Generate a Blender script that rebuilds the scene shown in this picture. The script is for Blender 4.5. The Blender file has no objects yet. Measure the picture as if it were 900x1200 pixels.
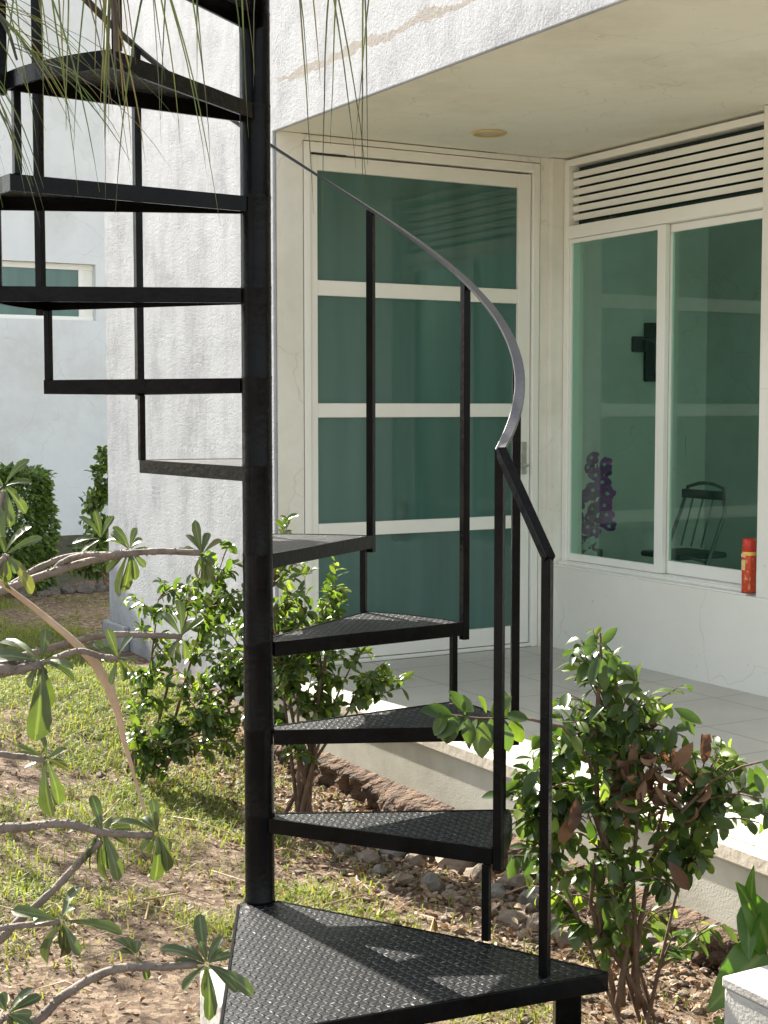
import bpy, math, random
from mathutils import Vector, Matrix, noise
random.seed(7)
C = bpy.context.scene.collection
S = bpy.context.scene

# ------------------------------------------------------------------ camera, world, sun, exposure
CAM_Z = 1.36; F_PX = 1743.0; PITCH = 0.0696
cd = bpy.data.cameras.new('camera'); cam = bpy.data.objects.new('camera', cd); C.objects.link(cam)
cd.sensor_fit = 'VERTICAL'; cd.sensor_height = 36.0; cd.lens = F_PX/1200*36.0
cd.clip_start = 0.05; cd.clip_end = 1000
cam.location = (0, 0, CAM_Z); cam.rotation_euler = (math.pi/2-PITCH, 0.0004, 0)
S.camera = cam

SUN_AZ = Vector((-0.583, 0.8125)); SUN_EL = math.radians(36)
sun_dir = Vector((SUN_AZ.x*math.cos(SUN_EL), SUN_AZ.y*math.cos(SUN_EL), math.sin(SUN_EL))).normalized()
W = bpy.data.worlds.new('World'); S.world = W; W.use_nodes = True
nt = W.node_tree; bg = nt.nodes['Background']
sky = nt.nodes.new('ShaderNodeTexSky'); sky.sky_type = 'NISHITA'; sky.sun_disc = False
sky.sun_elevation = SUN_EL; sky.sun_rotation = math.atan2(SUN_AZ.x, SUN_AZ.y)
sky.dust_density = 2.0
hs = nt.nodes.new('ShaderNodeHueSaturation'); hs.inputs['Saturation'].default_value = 0.42      # hazy, milky sky
nt.links.new(sky.outputs[0], hs.inputs['Color']); nt.links.new(hs.outputs[0], bg.inputs[0]); bg.inputs[1].default_value = 0.095
sl = bpy.data.lights.new('sun', 'SUN'); sl.energy = 5.0; sl.angle = math.radians(0.5); sl.color = (1, .94, .84)
so = bpy.data.objects.new('sun', sl); C.objects.link(so); so.rotation_euler = (-sun_dir).to_track_quat('-Z', 'Y').to_euler()
so.location = (0, 0, 12)
S.view_settings.view_transform = 'Standard'; S.view_settings.look = 'None'
S.view_settings.gamma = 1; S.view_settings.use_curve_mapping = False
S.view_settings.exposure = 1.9

# ------------------------------------------------------------------ coordinates
def at(px, py, Y):            # design helper: a point seen at (px,py) of the 900x1200 photo, Y metres ahead
    cp, sp = math.cos(PITCH), math.sin(PITCH)
    a = (px-450)/F_PX; b = (600-py)/F_PX
    d = Vector((a, cp+b*sp, -sp+b*cp)); d *= Y/d.y
    return Vector((d.x, d.y, d.z+CAM_Z))
TH = 0.5185; ZP = 0.175       # house turn, patio level
H0 = Vector((-0.489, 6.651, ZP))
cT, sT = math.cos(TH), math.sin(TH)
def hw(u, v, z): return Vector((H0.x+u*cT-v*sT, H0.y+u*sT+v*cT, ZP+z))
def loc(x, y):
    dx, dy = x-H0.x, y-H0.y
    return dx*cT+dy*sT, -dx*sT+dy*cT
def sm(a, b, x):
    t = max(0., min(1., (x-a)/(b-a))); return t*t*(3-2*t)
def gz(x, y):                 # ground height
    u, v = loc(x, y)
    d = -0.17*sm(-1.7, -0.35, u)*sm(0.9, -0.6, v)
    n = noise.noise(Vector((x*1.3, y*1.3, 0)))*0.025+noise.noise(Vector((x*5, y*5, 3)))*0.012
    far = 1-sm(9, 14, math.hypot(x, y-5))
    return d+n*far
# ------------------------------------------------------------------ materials
def nmat(name):
    m = bpy.data.materials.new(name); m.use_nodes = True
    n = m.node_tree; return m, n, n.nodes['Principled BSDF'], n.nodes['Material Output']
def N(n, t, **k):
    x = n.nodes.new(t)
    for a, b in k.items(): setattr(x, a, b)
    return x
def ramp(n, fac, stops):
    r = N(n, 'ShaderNodeValToRGB'); e = r.color_ramp.elements
    while len(e) < len(stops): e.new(0.5)
    for el, (p, c) in zip(e, stops): el.position = p; el.color = (*c, 1) if len(c) == 3 else c
    n.links.new(fac, r.inputs[0]); return r
def math_(n, op, a, b=None, c=None):
    x = N(n, 'ShaderNodeMath', operation=op)
    for i, v in enumerate((a, b, c)):
        if v is None: continue
        if isinstance(v, (int, float)): x.inputs[i].default_value = v
        else: n.links.new(v, x.inputs[i])
    return x.outputs[0]
def tex(n, scale, detail=4, rough=.55, mapping=None, out='Object'):
    tc = N(n, 'ShaderNodeTexCoord'); t = N(n, 'ShaderNodeTexNoise'); t.inputs['Scale'].default_value = scale
    t.inputs['Detail'].default_value = detail; t.inputs['Roughness'].default_value = rough
    if mapping:
        mp = N(n, 'ShaderNodeMapping'); mp.inputs['Scale'].default_value = mapping
        n.links.new(tc.outputs[out], mp.inputs[0]); n.links.new(mp.outputs[0], t.inputs[0])
    else: n.links.new(tc.outputs[out], t.inputs[0])
    return t.outputs[0]
def bump(n, p, h, strength=.3, dist=.01, prev=None):
    b = N(n, 'ShaderNodeBump'); b.inputs['Strength'].default_value = strength; b.inputs['Distance'].default_value = dist
    n.links.new(h, b.inputs['Height'])
    if prev: n.links.new(prev, b.inputs['Normal'])
    n.links.new(b.outputs[0], p.inputs['Normal']); return b.outputs[0]
def mixc(n, fac, a, b, bt='MIX'):
    x = N(n, 'ShaderNodeMix', data_type='RGBA', blend_type=bt)
    for i, v in ((0, fac), (6, a), (7, b)):
        if isinstance(v, (int, float)): x.inputs[i].default_value = v
        elif isinstance(v, tuple): x.inputs[i].default_value = (*v, 1)
        else: n.links.new(v, x.inputs[i])
    return x.outputs[2]
def simple(name, c1, c2, scale=8, rough=.6, bs=.2, bd=.004, bscale=60, mapping=None, spec=.5, metallic=0):
    m, n, p, o = nmat(name)
    r = ramp(n, tex(n, scale, 5, .6, mapping), [(.35, c1), (.65, c2)])
    n.links.new(r.outputs[0], p.inputs['Base Color']); p.inputs['Roughness'].default_value = rough
    p.inputs['Specular IOR Level'].default_value = spec; p.inputs['Metallic'].default_value = metallic
    if bs: bump(n, p, tex(n, bscale, 4), bs, bd)
    return m
def leafmat(name, cols, rough=.35, trans=.35, tcol=None, rib=False):
    m, n, p, o = nmat(name)
    g = N(n, 'ShaderNodeNewGeometry')
    k = len(cols); r = ramp(n, g.outputs['Random Per Island'], [(i/(k-1), c) for i, c in enumerate(cols)])
    nz = tex(n, 40, 2); c = mixc(n, .35, r.outputs[0], nz, 'SOFT_LIGHT')
    ra = N(n, 'ShaderNodeAttribute', attribute_name='rib'); rf = ramp(n, ra.outputs['Fac'], [(.80, (0, 0, 0)), (.93, (.4, .4, .4))]); c = mixc(n, rf.outputs[0], c, (.24, .28, .12)) if rib else c
    n.links.new(c, p.inputs['Base Color']); p.inputs['Roughness'].default_value = rough
    tr = N(n, 'ShaderNodeBsdfTranslucent'); mx = N(n, 'ShaderNodeMixShader'); mx.inputs[0].default_value = trans
    tc = mixc(n, 1.0, c, tcol or (2.2, 2.4, .7), 'MULTIPLY'); n.links.new(tc, tr.inputs[0])
    n.links.new(p.outputs[0], mx.inputs[1]); n.links.new(tr.outputs[0], mx.inputs[2]); n.links.new(mx.outputs[0], o.inputs[0])
    return m
M = {}
# outside stucco: fine rough texture, vertical grey streaks, a peeling band above the porch
m, n, p, o = nmat('white_stucco'); M['stucco'] = m
st0 = ramp(n, tex(n, 7, 6, .65, (1, 1, .22)), [(.30, (.80, .80, .82)), (.52, (1, 1, 1))]); st1 = ramp(n, tex(n, 2.6, 8, .7), [(.34, (.32, .325, .345)), (.50, (.438, .452, .466)), (.72, (.50, .512, .524))])
st = N(n, 'ShaderNodeMix', data_type='RGBA', blend_type='MULTIPLY'); st.inputs[0].default_value = 1; n.links.new(st0.outputs[0], st.inputs[6]); n.links.new(st1.outputs[0], st.inputs[7])
sp = ramp(n, tex(n, 90, 3), [(.27, (.45, .44, .46)), (.38, (1, 1, 1))])
c0 = mixc(n, 1.0, st.outputs[2], sp.outputs[0], 'MULTIPLY')
tc = N(n, 'ShaderNodeTexCoord'); sx = N(n, 'ShaderNodeSeparateXYZ'); n.links.new(tc.outputs['Object'], sx.inputs[0])
wob = math_(n, 'MULTIPLY', math_(n, 'SUBTRACT', tex(n, 3.5, 6, .65), .5), .16)
band = math_(n, 'ABSOLUTE', math_(n, 'SUBTRACT', math_(n, 'ADD', sx.outputs[2], wob), 2.605))
bw = math_(n, 'MULTIPLY', tex(n, 5, 4), .05)
bm_ = math_(n, 'LESS_THAN', band, math_(n, 'SUBTRACT', bw, .008))
gate = math_(n, 'LESS_THAN', sx.outputs[1], -0.05)
fac = math_(n, 'MULTIPLY', math_(n, 'MULTIPLY', bm_, gate), .9)
c1 = mixc(n, fac, c0, (.30, .265, .22))
# mildew near the ground
low = ramp(n, math_(n, 'ADD', sx.outputs[2], math_(n, 'MULTIPLY', tex(n, 5, 5), .5)), [(.02, (.62, .6, .56)), (.3, (1, 1, 1))])
c2 = mixc(n, 1.0, c1, low.outputs[0], 'MULTIPLY')
n.links.new(c2, p.inputs['Base Color']); p.inputs['Roughness'].default_value = .85
b1 = bump(n, p, tex(n, 75, 6, .75), .75, .010); bump(n, p, tex(n, 16, 5, .65), .25, .02, b1)
# smooth porch paint
def paint(name, c1, c2, rough=.7, bs=.15):
    m, n, p, o = nmat(name)
    r = ramp(n, tex(n, 2.2, 6, .6), [(.3, c1), (.7, c2)])
    sp = ramp(n, tex(n, 38, 3, .5), [(.24, (.72, .66, .56)), (.30, (1, 1, 1))])
    big = ramp(n, tex(n, .9, 7, .7), [(.34, (.86, .85, .82)), (.52, (1, 1, 1))])
    tcv = N(n, 'ShaderNodeTexCoord'); nn_ = N(n, 'ShaderNodeTexNoise'); nn_.inputs['Scale'].default_value = 4; n.links.new(tcv.outputs['Object'], nn_.inputs[0])
    ma = N(n, 'ShaderNodeVectorMath', operation='MULTIPLY_ADD'); n.links.new(nn_.outputs['Color'], ma.inputs[0]); ma.inputs[1].default_value = (.3, .3, .3); n.links.new(tcv.outputs['Object'], ma.inputs[2])
    vv = N(n, 'ShaderNodeTexVoronoi', feature='DISTANCE_TO_EDGE'); vv.inputs['Scale'].default_value = 1.1; n.links.new(ma.outputs[0], vv.inputs['Vector'])
    ck = ramp(n, vv.outputs['Distance'], [(.0, (.72, .69, .62)), (.004, (1, 1, 1))])
    c_ = mixc(n, .7, r.outputs[0], sp.outputs[0], 'MULTIPLY'); c_ = mixc(n, 1.0, c_, big.outputs[0], 'MULTIPLY'); c_ = mixc(n, .5, c_, ck.outputs[0], 'MULTIPLY')
    n.links.new(c_, p.inputs['Base Color']); p.inputs['Roughness'].default_value = rough
    b = bump(n, p, tex(n, 120, 3), bs, .003); bump(n, p, tex(n, 6, 3), .2, .02, b)
    return m
M['porch'] = paint('porch_paint', (.77, .76, .67), (.83, .82, .735))
M['ceil'] = paint('ceiling_paint', (.80, .785, .67), (.86, .845, .74), .8, .3)
M['inner'] = paint('inner_paint', (.74, .74, .70), (.78, .78, .74))
M['backwall'] = paint('neighbour_paint', (.69, .725, .715), (.75, .78, .77), .8, .3)
M['alu'] = simple('white_aluminium', (.83, .83, .75), (.87, .87, .80), 3, .38, .05, .002, 90)
M['darkgap'] = simple('dark_rubber', (.02, .02, .02), (.03, .03, .03), 5, .7, 0)
# black paint on steel
m, n, p, o = nmat('black_steel_paint'); M['steel'] = m
r = ramp(n, tex(n, 14, 4), [(.3, (.003, .003, .003)), (.7, (.008, .008, .008))]); n.links.new(r.outputs[0], p.inputs['Base Color']); p.inputs['Specular IOR Level'].default_value = .10
rr = ramp(n, tex(n, 25, 3), [(.3, (.14,)*3), (.7, (.22,)*3)]); n.links.new(rr.outputs[0], p.inputs['Roughness'])
b1 = bump(n, p, tex(n, 70, 3), .25, .004); bump(n, p, tex(n, 300, 2), .2, .001, b1)
# chequer plate
m, n, p, o = nmat('chequer_plate'); M['plate'] = m
tc = N(n, 'ShaderNodeTexCoord'); mp = N(n, 'ShaderNodeMapping'); mp.inputs['Rotation'].default_value = (0, 0, math.radians(9)); mp.inputs['Scale'].default_value = (66, 66, 66)
n.links.new(tc.outputs['Object'], mp.inputs[0]); sx = N(n, 'ShaderNodeSeparateXYZ'); n.links.new(mp.outputs[0], sx.inputs[0])
fx = math_(n, 'FLOOR', sx.outputs[0]); fy = math_(n, 'FLOOR', sx.outputs[1])
par = math_(n, 'FLOORED_MODULO', math_(n, 'ADD', fx, fy), 2.0) if False else math_(n, 'PINGPONG', math_(n, 'ADD', fx, fy), 1.0)
sgn = math_(n, 'SUBTRACT', math_(n, 'MULTIPLY', par, 2.0), 1.0)
lx = math_(n, 'SUBTRACT', math_(n, 'SUBTRACT', sx.outputs[0], fx), .5); ly = math_(n, 'SUBTRACT', math_(n, 'SUBTRACT', sx.outputs[1], fy), .5)
sly = math_(n, 'MULTIPLY', sgn, ly)
a = math_(n, 'MULTIPLY', math_(n, 'ADD', lx, sly), .7071); b = math_(n, 'MULTIPLY', math_(n, 'SUBTRACT', lx, sly), .7071)
q = math_(n, 'ADD', math_(n, 'POWER', math_(n, 'ABSOLUTE', math_(n, 'DIVIDE', a, .62)), 2.0), math_(n, 'POWER', math_(n, 'ABSOLUTE', math_(n, 'DIVIDE', b, .2)), 2.0))
h = N(n, 'ShaderNodeMapRange', interpolation_type='SMOOTHSTEP'); n.links.new(q, h.inputs[0])
h.inputs[1].default_value = .1; h.inputs[2].default_value = 1.2; h.inputs[3].default_value = 1; h.inputs[4].default_value = 0
r = ramp(n, tex(n, 9, 5, .65), [(.3, (.004, .004, .005)), (.7, (.016, .016, .016))])
wear_glint = ramp(n, tex(n, 60, 4, .7), [(.40, (.09, .092, .097)), (.58, (.15, .153, .16)), (.68, (.55, .56, .57))])  # worn bare metal on the ridges, brightest specks coloured in as sparkle
n.links.new(mixc(n, math_(n, 'MULTIPLY', h.outputs[0], .85), r.outputs[0], wear_glint.outputs[0]), p.inputs['Base Color']); n.links.new(math_(n, 'MULTIPLY', h.outputs[0], .8), p.inputs['Metallic'])
p.inputs['Roughness'].default_value = .38; p.inputs['Specular IOR Level'].default_value = .45
b1 = bump(n, p, h.outputs[0], 1.0, .010); bump(n, p, tex(n, 200, 2), .25, .002, b1)
# rail: same paint, made glossier and lighter to carry the sun's sheen
M['rail'] = simple('rail_paint', (.008, .008, .009), (.02, .02, .021), 20, .3, .2, .002, 160, spec=.7)
# glass
def glass(name, tint, rough=.0, f0=.05, gain=1.0):
    m, n, p, o = nmat(name); n.nodes.remove(p)
    g = N(n, 'ShaderNodeNewGeometry'); d = N(n, 'ShaderNodeVectorMath', operation='DOT_PRODUCT')
    n.links.new(g.outputs['Normal'], d.inputs[0]); n.links.new(g.outputs['Incoming'], d.inputs[1])
    x = math_(n, 'POWER', math_(n, 'SUBTRACT', 1.0, math_(n, 'ABSOLUTE', d.outputs['Value'])), 5.0)
    f = math_(n, 'MULTIPLY', math_(n, 'ADD', math_(n, 'MULTIPLY', x, 1-f0), f0), gain)
    t = N(n, 'ShaderNodeBsdfTransparent'); t.inputs[0].default_value = (*tint, 1)
    gl = N(n, 'ShaderNodeBsdfGlossy'); gl.inputs['Roughness'].default_value = rough; gl.inputs[0].default_value = (1, 1, 1, 1)
    mx = N(n, 'ShaderNodeMixShader'); n.links.new(f, mx.inputs[0]); n.links.new(t.outputs[0], mx.inputs[1]); n.links.new(gl.outputs[0], mx.inputs[2])
    n.links.new(mx.outputs[0], o.inputs[0]); return m
M['louvreglass'] = simple('dark_louvre_glass', (.012, .026, .022), (.018, .034, .029), 2, .1, 0)
M['glass'] = glass('green_window_glass', (.63, .81, .75), 0, .055)
M['clear'] = glass('clear_glass', (.95, .97, .96))
m, n, p, o = nmat('green_door_glass'); M['doorglass'] = m
r = ramp(n, tex(n, 2.2, 3, .5, (3.5, 1, .25)), [(.3, (.046, .114, .095)), (.7, (.070, .156, .132))]); n.links.new(r.outputs[0], p.inputs['Base Color'])
p.inputs['Roughness'].default_value = .03; p.inputs['Specular IOR Level'].default_value = .6
# patio tile
m, n, p, o = nmat('patio_tile'); M['tile'] = m
tc = N(n, 'ShaderNodeTexCoord'); sx = N(n, 'ShaderNodeSeparateXYZ'); n.links.new(tc.outputs['Object'], sx.inputs[0])
TS = .405
def grout(c, off):
    f = math_(n, 'FRACT', math_(n, 'DIVIDE', math_(n, 'ADD', c, off), TS)); return math_(n, 'LESS_THAN', math_(n, 'ABSOLUTE', math_(n, 'SUBTRACT', f, .5)), .0085)
gm = math_(n, 'MAXIMUM', grout(sx.outputs[0], .12), grout(sx.outputs[1], .03))
r = ramp(n, tex(n, 3, 6, .6), [(.3, (.46, .455, .40)), (.7, (.56, .545, .48))])
n.links.new(mixc(n, gm, r.outputs[0], (.30, .27, .22)), p.inputs['Base Color']); p.inputs['Roughness'].default_value = .38
b1 = bump(n, p, math_(n, 'SUBTRACT', 1.0, gm), .4, .003); bump(n, p, tex(n, 40, 3), .08, .003, b1)
M['lip'] = simple('lip_stone', (.60, .53, .42), (.70, .63, .52), 12, .6, .3, .006, 45)
M['kerb'] = simple('kerb_render', (.36, .335, .26), (.52, .50, .42), 4, .85, .3, .003, 140)
M['rubble'] = simple('rubble_earth', (.050, .029, .018), (.16, .10, .06), 14, .95, 1.0, .05, 30)
M['stone'] = simple('field_stone', (.13, .10, .07), (.25, .20, .15), 6, .9, .7, .02, 25)
M['greystone'] = simple('grey_stone', (.11, .10, .085), (.21, .19, .16), 8, .9, .6, .02, 25)
M['concrete'] = simple('white_concrete', (.42, .40, .36), (.55, .53, .48), 7, .85, .5, .004, 130)
M['bark'] = simple('brown_bark', (.10, .060, .038), (.17, .11, .07), 30, .85, .6, .004, 80)
M['palebark'] = simple('grey_bark', (.12, .098, .078), (.22, .18, .145), 30, .8, .7, .004, 120, (1, 1, 1))
M['stalk'] = simple('dry_stalk', (.36, .24, .14), (.50, .36, .23), 12, .7, .4, .004, 60)
M['leafA'] = leafmat('shrub_leaf', [(.034, .060, .018), (.055, .092, .024), (.085, .135, .032), (.055, .088, .026), (.18, .22, .045)], .26, .38)
M['leafB'] = leafmat('large_shrub_leaf', [(.032, .058, .022), (.052, .09, .028), (.08, .125, .034), (.042, .072, .026), (.16, .21, .045)], .27, .38)
M['young'] = leafmat('young_leaf', [(.12, .19, .03), (.16, .23, .04), (.20, .24, .05)], .4, .45, (1.6, 1.7, .7))
M['dead'] = leafmat('dead_leaf', [(.07, .036, .022), (.15, .080, .042), (.27, .155, .08)], .7, .2, (1.5, 1.1, .8))
M['rosette'] = leafmat('rosette_leaf', [(.050, .072, .026), (.070, .095, .034), (.09, .12, .042), (.06, .085, .03), (.075, .10, .035), (.05, .075, .026), (.15, .14, .045)], .4, .18, None, True)
M['hedge'] = leafmat('hedge_leaf', [(.035, .07, .016), (.07, .12, .024), (.12, .18, .035)], .35, .35)
M['grass'] = leafmat('grass_blade', [(.10, .155, .022), (.16, .215, .028), (.22, .25, .04), (.30, .26, .095)], .55, .4, (1.5, 1.5, .7))
M['palm'] = leafmat('palm_leaflet', [(.020, .030, .012), (.034, .045, .020), (.045, .05, .026), (.075, .055, .035)], .45, .2)
M['litter'] = leafmat('leaf_litter', [(.08, .042, .024), (.18, .105, .058), (.32, .21, .125), (.48, .37, .25), (.07, .036, .02)], .8, .15, (1.2, 1.1, .9))
M['broad'] = leafmat('broad_leaf', [(.05, .12, .02), (.08, .16, .03)], .3, .4, (1.8, 1.9, .6), True)
# ground
m, n, p, o = nmat('garden_soil'); M['soil'] = m
r = ramp(n, tex(n, 3.0, 8, .7), [(.3, (.10, .060, .036)), (.5, (.23, .155, .097)), (.7, (.35, .255, .17))])
r2 = ramp(n, tex(n, 45, 5, .7), [(.3, (.45, .40, .36)), (.55, (1, 1, 1)), (.75, (1.3, 1.25, 1.15))])
tcs = N(n, 'ShaderNodeTexCoord'); ds_ = N(n, 'ShaderNodeVectorMath', operation='MULTIPLY_ADD'); nzc = N(n, 'ShaderNodeTexNoise'); nzc.inputs['Scale'].default_value = 30
n.links.new(tcs.outputs['Object'], nzc.inputs[0]); n.links.new(nzc.outputs['Color'], ds_.inputs[0]); ds_.inputs[1].default_value = (.05, .05, .05); n.links.new(tcs.outputs['Object'], ds_.inputs[2])
vo = N(n, 'ShaderNodeTexVoronoi'); vo.inputs['Scale'].default_value = 48; n.links.new(ds_.outputs[0], vo.inputs['Vector'])
sv = N(n, 'ShaderNodeSeparateColor'); n.links.new(vo.outputs['Color'], sv.inputs[0])
chips = ramp(n, sv.outputs[0], [(0, (.03, .017, .010)), (.25, (.10, .060, .036)), (.5, (.22, .145, .09)), (.75, (.40, .29, .19)), (1, (.58, .46, .33))])
at_ = N(n, 'ShaderNodeAttribute', attribute_name='lawn')
g = ramp(n, tex(n, 60, 4, .7), [(.3, (.035, .05, .014)), (.7, (.10, .12, .035))])
fac = ramp(n, math_(n, 'ADD', at_.outputs['Fac'], math_(n, 'MULTIPLY', math_(n, 'SUBTRACT', tex(n, 14, 5), .5), .8)), [(.45, (0, 0, 0)), (.7, (.75, .75, .75))])
c = mixc(n, .55, mixc(n, 1.0, r.outputs[0], r2.outputs[0], 'MULTIPLY'), chips.outputs[0])
n.links.new(mixc(n, fac.outputs[0], c, g.outputs[0]), p.inputs['Base Color']); p.inputs['Roughness'].default_value = .95
b1 = bump(n, p, tex(n, 80, 8, .75), 1.0, .03); b2 = bump(n, p, tex(n, 14, 6, .65), .8, .06, b1); bump(n, p, sv.outputs[1], .8, .015, b2)

# ------------------------------------------------------------------ mesh builder
class MB:
    def __init__(s): s.v = []; s.f = []; s.a = []
    def add(s, vs, fs):
        b = len(s.v); s.v += [tuple(v) for v in vs]; s.f += [tuple(b+i for i in f) for f in fs]
    def box(s, x0, x1, y0, y1, z0, z1, mtx=None):
        vs = [Vector((x, y, z)) for z in (z0, z1) for y in (y0, y1) for x in (x0, x1)]
        if mtx: vs = [mtx @ v for v in vs]
        s.add(vs, [(0, 2, 3, 1), (4, 5, 7, 6), (0, 1, 5, 4), (2, 6, 7, 3), (0, 4, 6, 2), (1, 3, 7, 5)])
    def prism(s, pts, z0, z1):
        k = len(pts); vs = [(x, y, z0) for x, y in pts]+[(x, y, z1) for x, y in pts]
        s.add(vs, [tuple(range(k))[::-1], tuple(range(k, 2*k))]+[(i, (i+1) % k, k+(i+1) % k, k+i) for i in range(k)])
    def tube(s, pts, rad, n=8, cap=True):
        pts = [Vector(q) for q in pts]; k = len(pts)
        rad = rad if isinstance(rad, (list, tuple)) else [rad]*k
        up = None; vs = []
        for i, q in enumerate(pts):
            t = (pts[min(i+1, k-1)]-pts[max(i-1, 0)]); t = t.normalized() if t.length > 1e-9 else Vector((0, 0, 1))
            if up is None: up = t.orthogonal().normalized()
            up = (up-t*up.dot(t)); up = up.normalized() if up.length > 1e-6 else t.orthogonal().normalized()
            w = t.cross(up)
            for j in range(n):
                a = 2*math.pi*j/n; vs.append(q+(up*math.cos(a)+w*math.sin(a))*rad[i])
        fs = [(i*n+j, i*n+(j+1) % n, (i+1)*n+(j+1) % n, (i+1)*n+j) for i in range(k-1) for j in range(n)]
        if cap: fs += [tuple(range(n))[::-1], tuple(range((k-1)*n, k*n))]
        s.add(vs, fs)
    def lathe(s, prof, n=20, c=(0, 0, 0)):
        vs = [(c[0]+r*math.cos(2*math.pi*j/n), c[1]+r*math.sin(2*math.pi*j/n), c[2]+z) for r, z in prof for j in range(n)]
        k = len(prof)
        fs = [(i*n+j, i*n+(j+1) % n, (i+1)*n+(j+1) % n, (i+1)*n+j) for i in range(k-1) for j in range(n)]
        fs += [tuple(range(n))[::-1], tuple(range((k-1)*n, k*n))]
        s.add(vs, fs)
    def build(s, name, mat, parent=None, smooth=False, bevel=0, loc=None, rz=0):
        me = bpy.data.meshes.new(name); me.from_pydata(s.v, [], s.f); me.materials.append(mat); me.update()
        if s.a:
            w = [0.]*len(s.v)
            for i in s.a: w[i] = 1.
            me.attributes.new('rib', 'FLOAT', 'POINT').data.foreach_set('value', w)
        o = bpy.data.objects.new(name, me); C.objects.link(o)
        if smooth: me.polygons.foreach_set('use_smooth', [True]*len(me.polygons))
        if parent: o.parent = parent
        if loc is not None: o.location = loc
        o.rotation_euler.z = rz
        if bevel:
            b = o.modifiers.new('bevel', 'BEVEL'); b.width = bevel; b.segments = 2; b.limit_method = 'ANGLE'; b.angle_limit = math.radians(35)
        return o
def tag(o, label=None, cat=None, group=None, kind=None):
    for k, v in (('label', label), ('category', cat), ('group', group), ('kind', kind)):
        if v: o[k] = v
    return o
def empty(name, loc, rz=0, **k):
    o = bpy.data.objects.new(name, None); C.objects.link(o); o.location = loc; o.rotation_euler.z = rz; o.empty_display_size = .1
    return tag(o, **k)
def rel(parent):   # world point -> parent's local (parents are empties without rotation)
    return lambda q: Vector(q)-parent.location

def leaf(mb, pos, d, nrm, L, Wd, curl=.25, fold=.2, prof=((0, .06), (.14, .5), (.34, .9), (.56, 1.), (.78, .74), (.92, .36), (1, .03))):
    d = Vector(d).normalized(); nrm = Vector(nrm); nrm = (nrm-d*nrm.dot(d))
    nrm = nrm.normalized() if nrm.length > 1e-5 else d.orthogonal().normalized()
    sd = d.cross(nrm); vs = []; q = Vector(pos); t0 = 0; ang = 0
    for t, w in prof:
        step = (t-t0)*L; ang = -curl*t*2
        dd = d*math.cos(ang)+nrm*math.sin(ang); q = q+dd*step; t0 = t
        nn = nrm*math.cos(ang)-d*math.sin(ang)
        hw_ = w*Wd*.5
        vs += [q+sd*hw_+nn*hw_*fold, q, q-sd*hw_+nn*hw_*fold]
    k = len(prof); fs = []
    for i in range(k-1):
        a = i*3; fs += [(a, a+1, a+4, a+3), (a+1, a+2, a+5, a+4)]
    mb.a += [(len(mb.v)+i*3+1) for i in range(k)]
    mb.add(vs, fs)
def rv(s=1.): return Vector((random.gauss(0, s), random.gauss(0, s), random.gauss(0, s)))
def bez(a, b, c, k=8):
    return [a*(1-t)**2+b*2*t*(1-t)+c*t*t for t in [i/k for i in range(k+1)]]

# ------------------------------------------------------------------ ground
def lawnmask(x, y):
    u, v = loc(x, y)
    if u > -.08 and v < 2.3: return 0
    a = noise.noise(Vector((x*.9+5, y*.9, 1)))*.8+noise.noise(Vector((x*2.7, y*2.7, 7)))*.85
    base = .06
    base += .8*sm(5.0, 5.6, v)
    base += .95*sm(5.6, 7.0, y)*sm(.2, -.5, u)       # lawn by the neighbour's wall
    base += .28*sm(-.1, -.7, x)*sm(3.2, 4.2, y)*(1-sm(6, 7, y))
    base -= .5*sm(-.9, -.35, u)*sm(.6, -.2, v)       # bare earth along the footing
    base -= .40*sm(4.2, 3.2, y)
    return max(0., min(1., base+a))
xs = [-200, -80, -30, -14]+[-8+i*.08 for i in range(151)]+[8, 14, 30, 80, 200]
ys = [-200, -80, -30, -10, -4]+[-1+i*.08 for i in range(181)]+[18, 26, 50, 100, 260]
vs = [(x, y, gz(x, y)) for y in ys for x in xs]; nx = len(xs)
fs = [(j*nx+i, j*nx+i+1, (j+1)*nx+i+1, (j+1)*nx+i) for j in range(len(ys)-1) for i in range(nx-1)]
g = MB(); g.v = vs; g.f = fs; go = g.build('ground', M['soil'], smooth=True); tag(go, kind='structure')
la = go.data.attributes.new('lawn', 'FLOAT', 'POINT'); la.data.foreach_set('value', [lawnmask(x, y) for x, y, z in vs])

b = MB()
b.prism([loc_ for loc_ in [(hw(-11, -12, 0).x, hw(-11, -12, 0).y), (hw(-4.6, -12, 0).x, hw(-4.6, -12, 0).y), (hw(-4.6, 7, 0).x, hw(-4.6, 7, 0).y), (hw(-11, 7, 0).x, hw(-11, 7, 0).y)]], -.12, .045)
dv = b.build('driveway', simple('pale_concrete_paving', (.40, .385, .35), (.52, .50, .46), 3, .85, .3, .005, 80)); tag(dv, kind='structure')  # unseen paving, added to bounce sunlight up into the porch
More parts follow.
